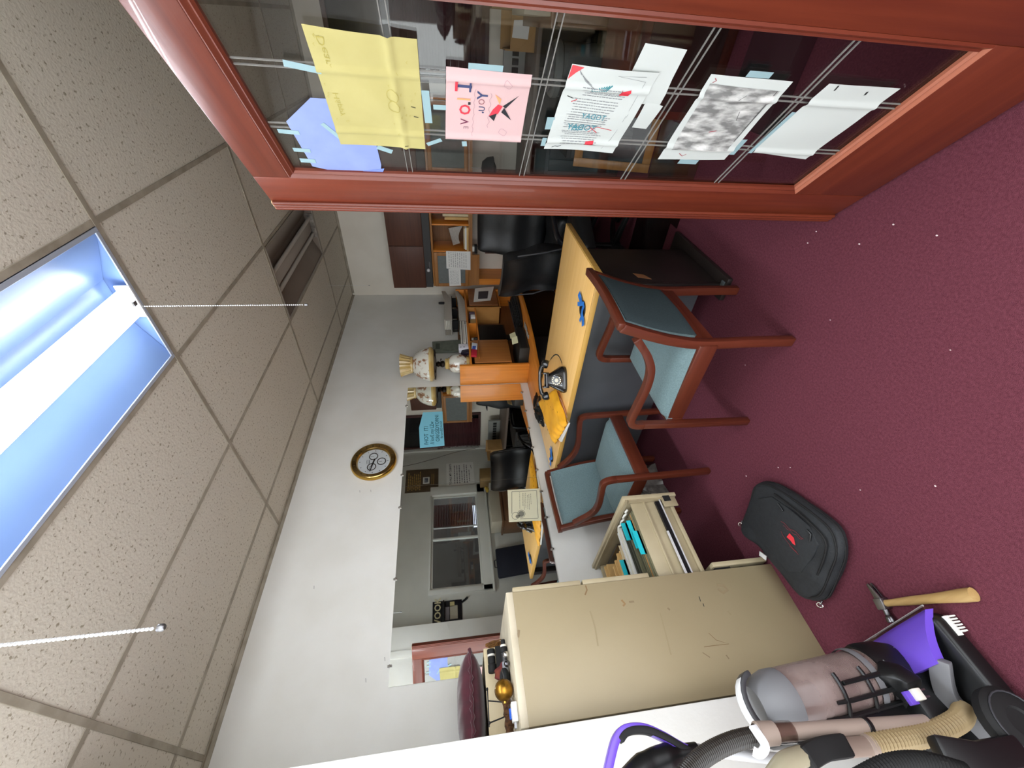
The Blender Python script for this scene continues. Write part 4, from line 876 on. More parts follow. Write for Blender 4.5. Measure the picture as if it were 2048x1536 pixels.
MB().lathe([(.001, .0), (.009, .0), (.0095, .02), (.0085, .024), (.0135, .030), (.014, .044), (.012, .046), (.001, .046)], 14, hc + sd*.012, sd).build('face', mat('worn_steel', '77767a', rough=.3, metal=1), hm, world=True)
for s in (-1, 1): MB().bar(sm([hc - sd*.012 + Vector((0, 0, s*.004)), hc - sd*.035 - hd*.004 + Vector((0, 0, s*.006)), hc - sd*.066 - hd*.018*0 + hd*-.012 + Vector((0, 0, s*.007))], 5), [.0145-.001*k for k in range(11)], [.0045-.0002*k for k in range(11)], hd).build('claw', mat('worn_steel_claw', '77767a', rough=.3, metal=1), hm, world=True, bevel=.001)

# ---------------------------------------------------------------- upright vacuum cleaner
vc = thing('upright_vacuum', 'purple and black upright vacuum with a clear dust canister beside the cabinet', 'vacuum cleaner', (.12, 1.45, 0))
def V_(mb, nm, m, **k): return mb.build(nm, m, vc, world=True, **k)
V_(MB().prism([(.268, 1.262, .012), (.292, 1.30, .012), (.285, 1.64, .012), (.255, 1.67, .012), (.02, 1.66, .012), (-.16, 1.60, .012), (-.18, 1.36, .012), (-.02, 1.262, .012)], (0, 0, .062)), 'nozzle_base', m_black, bevel=.012)
Fn, Bn, Ff = az(1850, 1219, .078), az(1874, 1328, .135), az(1722, 1300, .085); Bf = Ff + (Bn-Fn)*1.0 + Vector((0, 0, .03))
def P(a, b):
    p = (Fn*(1-b)+Ff*b)*(1-a) + (Bn*(1-b)+Bf*b)*a; return p + Vector((0, 0, .018*math.sin(math.pi*a)*.8 + .012*math.sin(math.pi*b))), (0, 0, -1)
V_(MB().sheet(P, 10, 12, .03), 'nozzle_hood', m_purple, smooth=60)
o0, o1 = az(1846, 1211, .058), az(1698, 1304, .062)
V_(MB().prism([o0, Fn + Vector((0, 0, -.004)), Ff + Vector((0, 0, -.004)), o1], (0, 0, .008)), 'clear_window', m_clear, bevel=.003)
V_(MB().tube([o0.lerp(o1, k/10) for k in range(11)], .003, 6), 'window_trim', m_lgreyp)
mb = MB()
pc_ = P(.55, .42)[0]; n_ = Vector((.55, 0, .83)).normalized(); t1 = Vector((0, 1, 0)); t2 = n_.cross(t1)
mb.frame(Vector(pc_)+n_*.004, t1, t2, n_); 
for q0 in (0, 2.1, 4.2): mb.stroke([(.028*math.cos(q0+q*.2), .028*math.sin(q0+q*.2)) for q in range(9)], .0022); mb.stroke([(.028*math.cos(q0+1.6)+.004, .028*math.sin(q0+1.6)), (.028*math.cos(q0+1.7), .028*math.sin(q0+1.7)-.006)], .003)
V_(mb, 'printed_icon', flat('b8a8e0'), rec=False)
br = MB()
for k in range(6): br.box(.262-.008*k, .266-.008*k, 1.2525, 1.264, .008, .034)
V_(br, 'edge_brush', flat('e6e4de'))
V_(MB().box(.215, .268, 1.258, 1.266, .026, .042), 'brush_strip', flat('e6e4de'))
g0, g1, g2, g3 = az(1852, 1325, .10), az(1900, 1390, .10), az(1950, 1450, .085), az(1985, 1488, .07)
V_(MB().bar(sm([Vector((.175, 1.30, .118)), g1 + Vector((0, .0, .01)), g2, g3], 6), [.012+.0006*k for k in range(19)], [.024]*19, (0, -.5, 1)), 'grey_bumper', m_greyp, bevel=.006)
wc = az(2012, 1432, .085); wc = ay(2012, 1432, 1.255)
V_(MB().lathe([(.001, 0), (.030, 0), (.034, .006), (.060, .004), (.072, 0), (.080, -.008), (.080, -.032), (.001, -.034)], 28, (.018, 1.252, .082), (0, -1, 0)), 'rear_wheel', m_blackm)
V_(MB().tube([(.018+.066*math.cos(k*.2618), 1.2475, .082+.066*math.sin(k*.2618)) for k in range(24)], .0022, 6, closed=True), 'wheel_ring', flat('3c3c40', .4))
V_(MB().lathe([(.001, 0), (.080, 0), (.080, .03), (.001, .03)], 24, (.018, 1.63, .082), (0, 1, 0)), 'rear_wheel', m_blackm)
c1, c2 = Vector((.150, 1.46, .66)), Vector((.178, 1.46, .225)); axv = (c1-c2).normalized(); L_ = (c1-c2).length
V_(MB().lathe([(.001, -.13), (.07, -.12), (.088, -.06), (.092, 0.0), (.086, .02), (.001, .022)], 24, c2, axv), 'motor_housing', m_black)
V_(MB().lathe([(.080, .02), (.082, L_*.75), (.078, L_*.76), (.076, .022)], 28, c2, axv), 'dust_canister', mat('dusty_canister', 'a08d88', rough=.25, col2='7e6a66', nscale=9, alpha=.62, spec=.6), smooth=50)
V_(MB().lathe([(.001, .03), (.035, .03), (.050, L_*.3), (.030, L_*.55), (.03, L_*.74), (.001, L_*.74)], 18, c2, axv), 'cyclone_cone', mat('dusty_purple', '5d4766', rough=.6, col2='6c5a4e', nscale=12))
V_(MB().lathe([(.001, .024), (.077, .024), (.074, .09), (.060, .10), (.001, .085)], 18, c2, axv, None), 'dust', mat('grey_dust', '6d5a54', rough=.95, col2='8a7a72', nscale=40))
V_(MB().lathe([(.087, L_*.10), (.088, L_*.12), (.085, L_*.145), (.083, L_*.12)], 28, c2, axv), 'canister_band', m_greyp)
V_(MB().lathe([(.001, L_*.74), (.083, L_*.74), (.084, L_*.80), (.070, L_*.93), (.055, L_*.98), (.001, L_*.98)], 26, c2, axv), 'canister_lid', mat('grey_lid', '77787b', rough=.5))
ox = axv.cross(Vector((0, 1, 0))).normalized()
hpts = [c1 + ox*(.075*math.cos(q)) + axv*(-.02+.055*math.sin(q)) + Vector((0, -.04, 0)) for q in [math.pi*k/12 for k in range(13)]]
V_(MB().bar(hpts, .020, .008, (0, 1, 0)), 'canister_handle', mat('dark_handle', '3a3b3e', rough=.45), bevel=.004)
V_(MB().bar([p + axv*.007 + ox*.0 for p in hpts[1:]], .016, .004, (0, 1, 0)), 'handle_trim', flat('dfe0e2', .4), bevel=.002)
V_(MB().bar([c2 + ox*.085 + axv*.0, c2 + ox*.088 + axv*L_*.4, c2 + ox*.080 + axv*L_*.8, c2 + ox*.07 + axv*L_*.95], .05, .022, (0, 1, 0)), 'spine', m_black, bevel=.01)
cage = MB()
for k in range(5):
    q = [2.0, 2.45, 2.9, 3.35, 3.8][k]; dv = ox*-math.cos(q-3.14159)*1.0
    d_ = (Vector((0, -1, 0))*math.sin(R_(10+26*k)) + ox*math.cos(R_(10+26*k)))
    if k < 4: cage.tube([c2 + d_*.089 + axv*.0, c2 + d_*.090 + axv*L_*.40, c2 + d_*.084 + axv*(L_*(.70-.1*k))], [.007, .006, .005], 7)
for h in (.0, .22, .44): cage.tube([c2 + (Vector((0, -1, 0))*math.sin(R_(10+8*k)) + ox*math.cos(R_(10+8*k)))*.0895 + axv*(L_*h + .012*k*.5*(1 if h > .3 else .3)*-0.1) for k in range(13)], .0055, 6)
V_(cage, 'filter_cage', m_black)
ta, tb = ay(1545, 1466, 1.345), ay(1852, 1446, 1.345)
V_(MB().tube([ta, ta.lerp(tb, .5), tb], .0195, 16), 'wand_tube', m_beigep)
V_(MB().lathe([(.0205, 0), (.024, .0), (.025, .03), (.023, .05), (.0205, .05)], 18, ta.lerp(tb, .12), (ta-tb)), 'clear_collar', m_clear); V_(MB().lathe([(.0200, 0), (.0225, .002), (.0225, .012), (.02, .014)], 18, ta.lerp(tb, .62), (ta-tb)), 'strap_ring', m_black)
V_(MB().lathe([(.019, .0), (.026, .004), (.027, .05), (.022, .055)], 18, ta.lerp(tb, .02), (ta-tb)), 'cuff', m_beigep)
V_(MB().bar(sm([ay(1505, 1452, 1.318), ay(1516, 1468, 1.31), ay(1530, 1492, 1.31), ay(1520, 1508, 1.315), ay(1506, 1502, 1.32)], 5), .004, .010, (0, 1, 0)), 'hose_hook', flat('e2e2e4', .4), bevel=.002)
def ribbed(pts, r, m, nm, n_=90, amp=.0018):
    P = sm(pts, 14); k = len(P); Q = []; rr = []
    for i in range(n_):
        s = i/(n_-1)*(k-1); a = min(int(s), k-2); Q.append(P[a].lerp(P[a+1], s-a)); rr.append(r+(amp if i % 2 else -amp))
    return V_(MB().tube(Q, rr, 14), nm, m, smooth=20)
ribbed([ay(1515, 1472, 1.345), ay(1470, 1482, 1.34), ay(1420, 1505, 1.33), ay(1378, 1540, 1.32), ay(1350, 1590, 1.32)], .021, mat('dark_brown_hose', '2a2521', rough=.4), 'black_hose', 110, .0010)
ribbed([ay(1738, 1490, 1.335), ay(1800, 1480, 1.332), ay(1860, 1468, 1.332), ay(1915, 1442, 1.34), ay(1928, 1420, 1.36)], .0235, m_beigeh, 'tan_hose', 80)
k0, k1 = ay(1672, 1497, 1.335), ay(1740, 1491, 1.335)
V_(MB().tube([k0, k1], .021, 14), 'hose_end', mat('dusky_cuff', '8d7b70', rough=.4)); V_(MB().tube([k1.lerp(k0, .12), k1.lerp(k0, -.08)], .0245, 14), 'hose_cuff', m_beigep)
V_(MB().bar(sm([ay(1690, 1492, 1.33), ay(1640, 1500, 1.325), ay(1606, 1520, 1.32)], 5), .024, .024, (0, 1, 0)), 'black_joint', m_blackm, bevel=.008)
V_(MB().tube(sm([ay(1606, 1512, 1.32), ay(1570, 1526, 1.31), ay(1545, 1560, 1.31)], 5), .022, 12), 'clear_elbow', mat('yellowed_clear', '9a937c', rough=.2))
V_(MB().tube([ay(1560, 1518, 1.37), ay(1380, 1498, 1.40)], .013, 12), 'handle_stem', m_lgreyp); V_(MB().box(*[c for p in ((ay(1556, 1528, 1.36).x-.012, ay(1556, 1528, 1.36).x+.012), (1.345, 1.375), (.66, .71)) for c in p]), 'stem_socket', m_lgreyp, bevel=.004)
loop = sm([ay(1212, 1560, 1.40), ay(1220, 1520, 1.40), ay(1232, 1478, 1.40), ay(1250, 1459, 1.40), ay(1285, 1457, 1.40), ay(1322, 1472, 1.40), ay(1360, 1494, 1.40), ay(1388, 1506, 1.40)], 6)
V_(MB().bar(loop, .016, .010, (0, 1, 0)), 'handle_loop', m_purple, bevel=.005)
V_(MB().bar([p + (Vector((.05, 0, 1.04))*1.0 - Vector((.05, 0, 1.04))) + Vector((-.006, -.003, -.008)) for p in loop[12:]], .017, .008, (0, 1, 0)), 'handle_lining', m_blackm, bevel=.004)
V_(MB().tube(sm([ay(1395, 1505, 1.40), ay(1350, 1512, 1.40), ay(1300, 1530, 1.40), ay(1260, 1570, 1.40)], 5), [.022]*6+[.030]*5+[.034]*5, 14), 'handle_grip', m_black)
pp_ = ay(1832, 1390, 1.34); V_(MB().box(pp_.x-.014, pp_.x+.014, 1.325, 1.345, pp_.z-.012, pp_.z+.014), 'power_plug', flat('e6e2d6', .4), bevel=.003); V_(MB().box(pp_.x-.010, pp_.x-.006, 1.328, 1.334, pp_.z-.028, pp_.z-.012).box(pp_.x+.006, pp_.x+.010, 1.328, 1.334, pp_.z-.028, pp_.z-.012), 'plug_prongs', m_steel); V_(MB().box(pp_.x-.02, pp_.x+.012, 1.338, 1.352, pp_.z+.006, pp_.z+.03), 'purple_clip', m_purple, bevel=.002)
V_(MB().bar([ay(1760, 1352, 1.40), ay(1800, 1362, 1.37), ay(1830, 1385, 1.35)], .04, .03, (0, 1, 0)), 'lower_body', m_black, bevel=.012)
V_(MB().prism([(.215, 1.38, .07), (.20, 1.54, .07), (-.10, 1.56, .07), (-.14, 1.38, .07)], (-.03, 0, .13)), 'motor_body', m_black, bevel=.02)
ribbed([ay(1720, 1560, 1.25), ay(1780, 1530, 1.25), ay(1850, 1524, 1.25), ay(1930, 1545, 1.25)], .02, m_blackm, 'spare_hose', 70)
V_(MB().bar([ay(1870, 1500, 1.27), ay(1960, 1515, 1.26), ay(2040, 1500, 1.26)], .02, .03, (0, 1, 0)), 'side_skirt', m_black, bevel=.01)
# lint on the carpet
mb = MB()
for u, v in ((1786, 449), (1615, 486), (1718, 488), (1632, 463), (1873, 471), (1556, 935), (1580, 935), (1720, 980), (1870, 972), (1490, 730), (1492, 952), (1660, 640), (1900, 700)):
    p = az(u, v, .004); r = random.uniform(.002, .0045); mb.ell((p.x, p.y, .003), (r, r*.7, .0022), 6, 4)
tag(mb.build('lint_specks', flat('d9c6c6'), None), 'scattered white lint specks on the maroon carpet', 'lint', kind='stuff')
# ---------------------------------------------------------------- computer counter and hutch along the mirror wall
ct = thing('oak_counter', 'oak computer counter running along the mirror wall to the far corner', 'counter', (3.7, 2.45, 0))
MB().prism([(2.535, 2.33, .722), (3.1, 2.20, .722), (3.4, 2.165, .722), (4.0, 2.165, .722), (4.855, 2.165, .722), (4.855, 2.725, .722), (2.535, 2.725, .722)], (0, 0, .028)).build('counter_top', m_oakx, ct, world=True, bevel=.003)
MB().box(2.60, 2.62, 2.36, 2.70, 0, .722).build('end_panel', m_oak, ct, world=True); MB().box(4.83, 4.85, 2.2, 2.70, 0, .722).build('end_panel', m_oak, ct, world=True); MB().box(2.62, 4.83, 2.66, 2.68, .1, .722).build('back_panel', m_blackpan, ct, world=True)
MB().box(2.9, 3.25, 2.3, 2.64, .03, .721).build('pedestal', m_blackpan, ct, world=True, bevel=.004)
hu = thing('desk_hutch', 'oak hutch on the counter with one door shut and pigeonholes over the screen', 'hutch', (3.8, 2.6, .75))
HD = dict(world=True); HY = 2.48; HB = 2.725
MB().box(3.04, 3.066, HY, HB, .75, 1.432).build('side_panel', m_oak, hu, bevel=.002, **HD)
MB().box(4.525, 4.55, HY, HB, .75, 1.432).build('side_panel', m_oak, hu, bevel=.002, **HD)
MB().box(3.066, 4.525, HB-.012, HB, .75, 1.43).build('back_panel', wood('hutch_back', '7d5230', '6a4426', 'x'), hu, **HD)
MB().box(3.066, 4.525, HY, HB-.012, 1.312, 1.332).build('top_shelf', m_oakx, hu, bevel=.002, **HD)
MB().box(3.46, 4.12, HY+.01, HB-.012, 1.212, 1.226).build('inner_shelf', m_oakx, hu, **HD); MB().box(3.79, 3.80, HY+.01, HB-.012, 1.226, 1.312).build('divider', m_oak, hu, **HD)
MB().box(3.066, 3.46, HY+.02, HB-.012, .915, .930).build('lower_shelf', m_oakx, hu, **HD); MB().box(4.12, 4.525, HY+.02, HB-.012, .915, .930).build('lower_shelf', m_oakx, hu, **HD)
MB().box(3.445, 3.46, HY+.005, HB-.012, .915, 1.312).build('partition', m_oaky, hu, **HD); MB().box(4.12, 4.135, HY+.005, HB-.012, .915, 1.312).build('partition', mat('pale_oak_side', 'c08a4c', rough=.45, col2='b07a3e', nscale=5), hu, **HD)
MB().box(3.075, 3.44, HY-.018, HY, .925, 1.285).build('door', wood('oak_door_flat', 'a86d36', '93592a', 'z'), hu, bevel=.003, **HD)
MB().box(4.14, 4.52, HY-.018, HY, .945, 1.285).build('door', wood('oak_door_far', '8a5630', '774826', 'z'), hu, bevel=.003, **HD)
mo = thing('computer_monitor', 'black computer monitor standing inside the hutch opening', 'monitor', (3.72, 2.62, .75))
MB().box(3.50, 3.93, 2.60, 2.64, .895, 1.205).build('case', m_black, mo, bevel=.006, **HD); MB().box(3.515, 3.915, 2.597, 2.600, .915, 1.19).build('screen', m_screen, mo, **HD)
MB().box(3.68, 3.75, 2.62, 2.65, .76, .92).build('neck', m_black, mo, **HD); MB().box(3.60, 3.83, 2.54, 2.69, .75, .762).build('base', m_black, mo, bevel=.004, **HD)
def card(nm, label, cat, pts, th, m, off=(0, 0, 1)):
    c = sum((Vector(p) for p in pts), Vector())/len(pts); t = thing(nm, label, cat, c); MB().prism(pts, Vector(off)*th).build('sheet', m, t, world=True, smooth=0); return t
pf_ = card('photo_sheet', 'white sheet with a dark photo print taped to the far hutch door', 'photo', [ay(947, 604, HY-.019), ay(981, 601, HY-.019), ay(988, 573, HY-.019), ay(950, 577, HY-.019)], .0012, m_white, (0, -1, 0))
MB().prism([ay(956, 598, HY-.0212), ay(975, 597, HY-.0212), ay(977, 582, HY-.0212), ay(957, 583, HY-.0212)], (0, -.0004, 0)).build('dark_print', flat('46434a'), pf_, world=True)
pkt = thing('cigarette_packet', 'red and white packet with a blue label atop the shut hutch door', 'packet', (3.25, HY-.03, 1.28))
q = [ay(942, 714, HY-.02), ay(953, 715, HY-.02), ay(955, 690, HY-.02), ay(944, 688, HY-.02)]
mB = q[0].lerp(q[3], .5), q[1].lerp(q[2], .5)
MB().prism([q[0], q[1], mB[1], mB[0]], (0, -.02, 0)).build('red_half', flat('b8283a', .4), pkt, world=True, bevel=.001); MB().prism([mB[0], mB[1], q[2], q[3]], (0, -.02, 0)).build('white_half', flat('dfe3ea', .4), pkt, world=True, bevel=.001)
MB().prism([ay(944, 698, HY-.0412), ay(951, 699, HY-.0412), ay(952, 692, HY-.0412), ay(945, 692, HY-.0412)], (0, -.0004, 0)).build('blue_label', flat('3f5aa8', .4), pkt, world=True)
lz = min(p.z for p in q)-.001
MB().box(3.12, 3.40, HY-.045, HY-.0185, lz-.004, lz).build('door_ledge', m_oakx, hu, world=True)
# things on top of the hutch
TZ = 1.333
lp = thing('glass_oil_lamp', 'white and gold floral glass lamp with a ruffled chimney on the hutch', 'lamp', (3.172, 2.552, TZ))
m_milk = mat('milk_glass_floral', 'd6d2c4', rough=.18, spec=.6, coat=.5)
nt = m_milk.node_tree
def floral(m, base, col, amb):
    nt = m.node_tree; b = nt.nodes['Principled BSDF']; tc = nt.nodes.new('ShaderNodeTexCoord'); no = nt.nodes.new('ShaderNodeTexNoise'); no.inputs['Scale'].default_value = 17; no.inputs['Detail'].default_value = 4
    cr = nt.nodes.new('ShaderNodeValToRGB'); e = cr.color_ramp.elements; e[0].position = .53; e[0].color = lin(base); e[1].position = .60; e[1].color = lin(col); x = e.new(.70); x.color = lin(amb)
    nt.links.new(tc.outputs['Object'], no.inputs['Vector']); nt.links.new(no.outputs['Fac'], cr.inputs[0]); nt.links.new(cr.outputs[0], b.inputs['Base Color'])
floral(m_milk, 'd3d1c6', '9a7358', '6e4a34')
m_amb = mat('amber_glass', 'cdb57e', rough=.15, spec=.6, coat=.5, col2='b89a5c', nscale=10)
MB().lathe([(.001, 0), (.062, 0), (.068, .012), (.070, .02), (.064, .03)], 24).build('foot', m_amb, lp)
MB().lathe([(.064, .03), (.084, .06), (.094, .10), (.092, .15), (.078, .185), (.060, .198)], 26).build('font', m_milk, lp)
MB().lathe([(.060, .198), (.064, .206), (.052, .214), (.056, .228), (.048, .240), (.001, .244)], 24).build('collar', m_amb, lp)
MB().lathe([(.02, .244), (.03, .25), (.034, .27), (.022, .29), (.03, .31), (.018, .325), (.001, .33)], 18).build('burner', mat('dark_bronze', '2a221c', rough=.35, metal=.7), lp)
MB().tube([(.03, 0, .28), (.06, .0, .285), (.075, 0, .28)], .003, 6).ell((.078, 0, .28), (.008, .004, .008), 10, 6).build('wick_knob', mat('bronze_knob', '3a2e22', rough=.35, metal=.7), lp)
MB().tube([(.152*math.cos(k*.2618), .152*math.sin(k*.2618), .338) for k in range(24)], .004, 6, closed=True).tube([(-.152, 0, .338), (0, 0, .325), (.152, 0, .338)], .003, 6).tube([(0, -.152, .338), (0, 0, .325), (0, .152, .338)], .003, 6).build('shade_holder', mat('bronze_ring', '2a221c', rough=.35, metal=.7), lp)
MB().lathe([(.140, .345), (.166, .36), (.174, .375), (.170, .39)], 36, wave={0: .02}).build('shade_rim', m_amb, lp)
MB().lathe([(.170, .39), (.162, .43), (.143, .475), (.118, .515), (.085, .54), (.074, .548)], 32).build('shade', m_milk, lp)
MB().lathe([(.074, .548), (.083, .556), (.083, .566), (.060, .576), (.052, .60), (.060, .63), (.090, .655), (.106, .668)], 36, wave={6: .05, 7: .08}).build('chimney_top', m_amb, lp)
bd = thing('ledger_binder', 'worn grey green ledger standing on the hutch behind the glass lamp', 'binder', (3.62, 2.67, TZ))
q = [(3.535, 2.66, TZ), (3.735, 2.66, TZ), (3.755, 2.695, TZ+.385), (3.565, 2.695, TZ+.375)]
MB().prism(q, (0, .026, 0)).build('cover', mat('grey_green_cloth', '6e7468', rough=.8, col2='5f665b', nscale=20), bd, world=True, bevel=.003); MB().prism([(3.60, 2.6855, TZ+.30), (3.70, 2.6855, TZ+.30), (3.705, 2.69, TZ+.345), (3.607, 2.69, TZ+.345)], (0, -.003, 0)).build('dark_label', flat('444a42'), bd, world=True)
def tray(label, z, grp='curved desk trays on the hutch'):
    t = thing('letter_tray', label, 'tray', (4.185, 2.585, z), group=grp)
    def P(a, b):
        x = (a-.5)*.66; y = -.09+.185*b; c = .075*max(0, (a-.62)/.38)**2; return (x, y, .004 + c + .022*(1-min(1, b*6))*0), (0, 0, 1)
    MB().sheet(P, 18, 6, .008).build('tray_floor', mat('pale_grey_tray', 'b7b2a8', rough=.45), t, smooth=60)
    MB().prism([(-.33, -.098, 0), (.10, -.098, 0), (.33, -.098, .07), (.33, -.098, .115), (.12, -.098, .082), (-.33, -.098, .078)], (0, .007, 0)).build('front_lip', mat('grey_tray_lip', 'a9a297', rough=.45), t, bevel=.002)
    MB().box(-.33, .33, .09, .097, .0, .08).build('back_lip', mat('grey_tray_lip2', '8f897f', rough=.45), t, bevel=.002)
    return t
tray('lower curved grey desk tray on the hutch', TZ)
tray('upper curved grey desk tray stacked over the other one', TZ+.155)
sp_ = thing('tray_riser', 'black riser holding the upper grey tray above the lower one', 'stand', (4.22, 2.585, TZ))
for x in (-.29, -.05, .20): MB().box(x-.012, x+.012, -.05, .07, .088+.01*(x > .1), .150+.0*x).build('post', m_blackm, sp_)
MB().box(-.31, .24, -.06, .08, .147, .1545).build('plate', m_blackm, sp_)
MB().box(-.29, -.27, .099, .106, .0, .15).build('rear_strut', m_blackm, sp_)
tp = thing('papers', 'loose papers filling the upper curved tray', 'papers', (4.2, 2.585, TZ+.17))
for k in range(4): MB().prism([(-.28, -.07, .003+.018*k), (.05, -.075, .003+.018*k), (.06, .07, .004+.018*k), (-.27, .075, .003+.018*k)], (0, 0, .015)).build('sheet_bundle', flat(['c9c4b8', 'b9b4a8', 'd3cfc4', 'c4beb0'][k]), tp)
bt = thing('black_marker', 'black marker pen standing in the upper tray', 'pen', (4.42, 2.60, TZ+.18)); MB().lathe([(.001, 0), (.016, 0), (.016, .10), (.013, .13), (.001, .132)], 12).build('barrel', m_blackm, bt)
ls = thing('paper_pile', 'untidy pile of papers lying on the hutch beside the trays', 'papers', (3.635, 2.56, TZ))
for k in range(7):
    j = lambda s: random.uniform(-s, s); z = .001+.010*k
    MB().prism([(-.20+j(.03), -.075+j(.01), z), (.18+j(.04), -.075+j(.01), z), (.17+j(.04), .075, z), (-.20+j(.04), .075, z)], (0, 0, .0095)).build('sheet_bundle', flat(random.choice(['dcd8cc', 'e8e6e0', 'cfc8ba', 'b9b0a4', '8d8a86'])), ls)
wbx = thing('white_power_box', 'small white box with two dark holes on the hutch near the lamp', 'box', (3.365, 2.50, TZ))
MB().box(-.04, .045, -.015, .045, 0, .10).build('body', flat('dedce4', .5), wbx, bevel=.003)
for z in (.045, .078): MB().lathe([(.001, 0), (.007, 0), (.001, .001)], 10, (-.01, -.0152, z), (0, -1, 0)).build('hole', flat('3a3a44'), wbx)
dv = thing('desk_gadget', 'small black and violet gadget between the lamp and the white box', 'gadget', (3.296, 2.505, TZ)); MB().prism([(-.028, -.02, 0), (.03, -.02, 0), (.03, -.005, .07), (-.02, -.005, .08)], (0, .04, 0)).build('body', mat('black_violet', '1f1a2c', rough=.4), dv, bevel=.003)
# pigeonhole contents
z0 = 1.2265
def small(nm, label, cat, x, y, z, dims, m, bev=.002):
    t = thing(nm, label, cat, (x, y, z)); MB().box(-dims[0]/2, dims[0]/2, -dims[1]/2, dims[1]/2, 0, dims[2]).build('body', m, t, bevel=bev); return t
sb = thing('ink_bottle', 'small black bottle with a white cap in the near pigeonhole', 'bottle', (3.58, 2.55, z0)); MB().lathe([(.001, 0), (.022, 0), (.022, .035), (.012, .042), (.001, .042)], 14).build('body', m_black, sb); MB().lathe([(.014, .042), (.015, .062), (.001, .064)], 14).build('cap', flat('e4e4dc'), sb)
small('card_box', 'small orange brown card box in the pigeonhole above the screen', 'box', 3.87, 2.57, z0, (.11, .10, .06), m_manila)
small('card_box', 'small white card box in the far pigeonhole', 'box', 3.98, 2.56, z0, (.06, .10, .05), m_white); small('card_box', 'small purple grey box in the far pigeonhole end', 'box', 4.06, 2.56, z0, (.05, .08, .065), flat('6a5a68'))
# counter top things
kb = thing('black_keyboard', 'curved black keyboard on the counter in front of the screen', 'keyboard', (3.85, 2.36, .7505))
def P(a, b):
    x = (a-.5)*.66; y = (b-.5)*.17 - .10*(1-(2*a-1)**2)*1.0 + .06; return (x, y, .018+.05*b+.01*math.sin(a*3.14)), (0, 0, -1)
MB().sheet(P, 22, 8, .016).build('case', m_black, kb, smooth=50)
mb = MB()
for r in range(4):
    for k in range(15): p = Vector(P(.06+.062*k, .18+.2*r)[0]); mb.cbox(p + Vector((0, 0, .005)), (.015, 0, 0), (0, .011, .003), (0, 0, .004))
mb.build('keys', m_blackm, kb); MB().box(-.30, .30, -.02, .11, 0, .015).build('feet', m_blackm, kb)
MB().tube(sm([(-.32, .07, .07), (-.1, .03, .085), (.15, .03, .085), (.32, .07, .075)]), .006, 7).build('glossy_rim', mat('gloss_black_rim', '2c2d30', rough=.12), kb)
for k, (a, b) in enumerate((((1021, 667), (1030, 674)), ((1023, 677), (1036, 684)))):
    p = ay((a[0]+b[0])/2, (a[1]+b[1])/2, 2.30); t = thing('sticky_note', ['cream sticky note stuck nearest the screen', 'cream sticky note stuck lower on the dark box'][k], 'note', (p.x, 2.30, p.z)); t.rotation_euler = (R_(-25), 0, .1-.3*k); MB().box(-.045, .045, -.0006, .0006, -.03, .03).build('sheet', flat('e4dfb4'), t)
nb = thing('black_desk_box', 'low dark box under the shut hutch door on the counter', 'box', (3.27, 2.45, .7505)); MB().prism([(-.17, -.12, 0), (.19, -.12, 0), (.19, .22, 0), (-.17, .22, 0)], (0, 0, .10)).build('body', mat('dark_slate_box', '25231f', rough=.5), nb, bevel=.005); MB().box(-.16, .18, -.1215, -.12, .02, .085).build('front_face', m_blackm, nb)
shd = thing('paper_scraps', 'crumpled grey white paper scraps along the counter edge', 'paper', (3.32, 2.265, .7505))
for k in range(5):
    def P(a, b, k=k): return ((a-.5)*.07 + (k-2)*.048, (b-.5)*.05 + .012*math.sin(k*2), .003+.008*abs(math.sin(a*6+k)*math.cos(b*5+k*2))), (0, 0, 1)
    MB().sheet(P, 7, 5, .001).build('scrap', flat('a8a29a'), shd)

# ---------------------------------------------------------------- wall mirror with clips, certificate and sign
mr = thing('wall_mirror', 'wide frameless two pane wall mirror held by small clips', 'mirror', (1.8, YB, 1.38))
zt = lambda x: 1.905 + (x-.609)*.0155; zb_ = lambda x: .866 - (x-.609)*.0165
def pane(x0, x1): MB().prism([(x0, 2.7285, zb_(x0)), (x1, 2.7285, zb_(x1)), (x1, 2.7285, zt(x1)), (x0, 2.7285, zt(x0))], (0, -.0065, 0)).build('mirror_pane', m_mirror, mr, world=True, smooth=0)
pane(.609, 1.8855); pane(1.887, 3.028)
MB().box(1.8855, 1.887, 2.7225, 2.7285, zb_(1.886), zt(1.886)).build('seam', flat('4d4a44'), mr, world=True)
m_clip = mat('clip_nickel', '8d8780', rough=.35, metal=.7)
csrc = None
for u, v in ((1032, 785), (1042, 822), (1049, 857), (1057, 895), (1067, 940), (1078, 983), (1089, 1035), (1104, 1098), (812, 812), (803, 950), (799, 1015), (793, 1158), (783, 1332), (1001, 1244)):
    p = ay(u, v, 2.72); top = u < 900; z = zt(p.x) if top else zb_(p.x)
    if csrc is None: csrc = MB().box(-.006, .006, -.004, .004, -.012, .012).lathe([(.001, -.011), (.006, -.010), (.006, -.004), (.001, -.004)], 10, (0, 0, 0), (0, 1, 0)).build('clip', m_clip, mr, bevel=.001, seg=1); o = csrc
    else: o = inst(csrc, 'clip', mr)
    o.location = Vector((p.x, 2.7185, z)) - Vector((1.8, YB, 1.38))
MZ = 2.7215
def onmirror(pts): return [ay(u, v, MZ) for u, v in pts]
def wallframe(o, ex, up):   # frame from corner points: origin, right vector, up vector
    o, ex, up = Vector(o), Vector(ex), Vector(up); return o, (ex-o), (up-o), (ex-o).cross(up-o).normalized()
q = onmirror([(1083, 1041), (1079, 977), (1015, 980), (1018, 1044)])   # BL, BR, TR, TL
ce = thing('certificate', 'cream bordered certificate with a round seal stuck to the lower mirror', 'certificate', sum(q, Vector())/4)
MB().prism(q, (0, -.0012, 0)).build('sheet', mat('cream_paper', 'd9d5b8', rough=.8), ce, world=True, smooth=0)
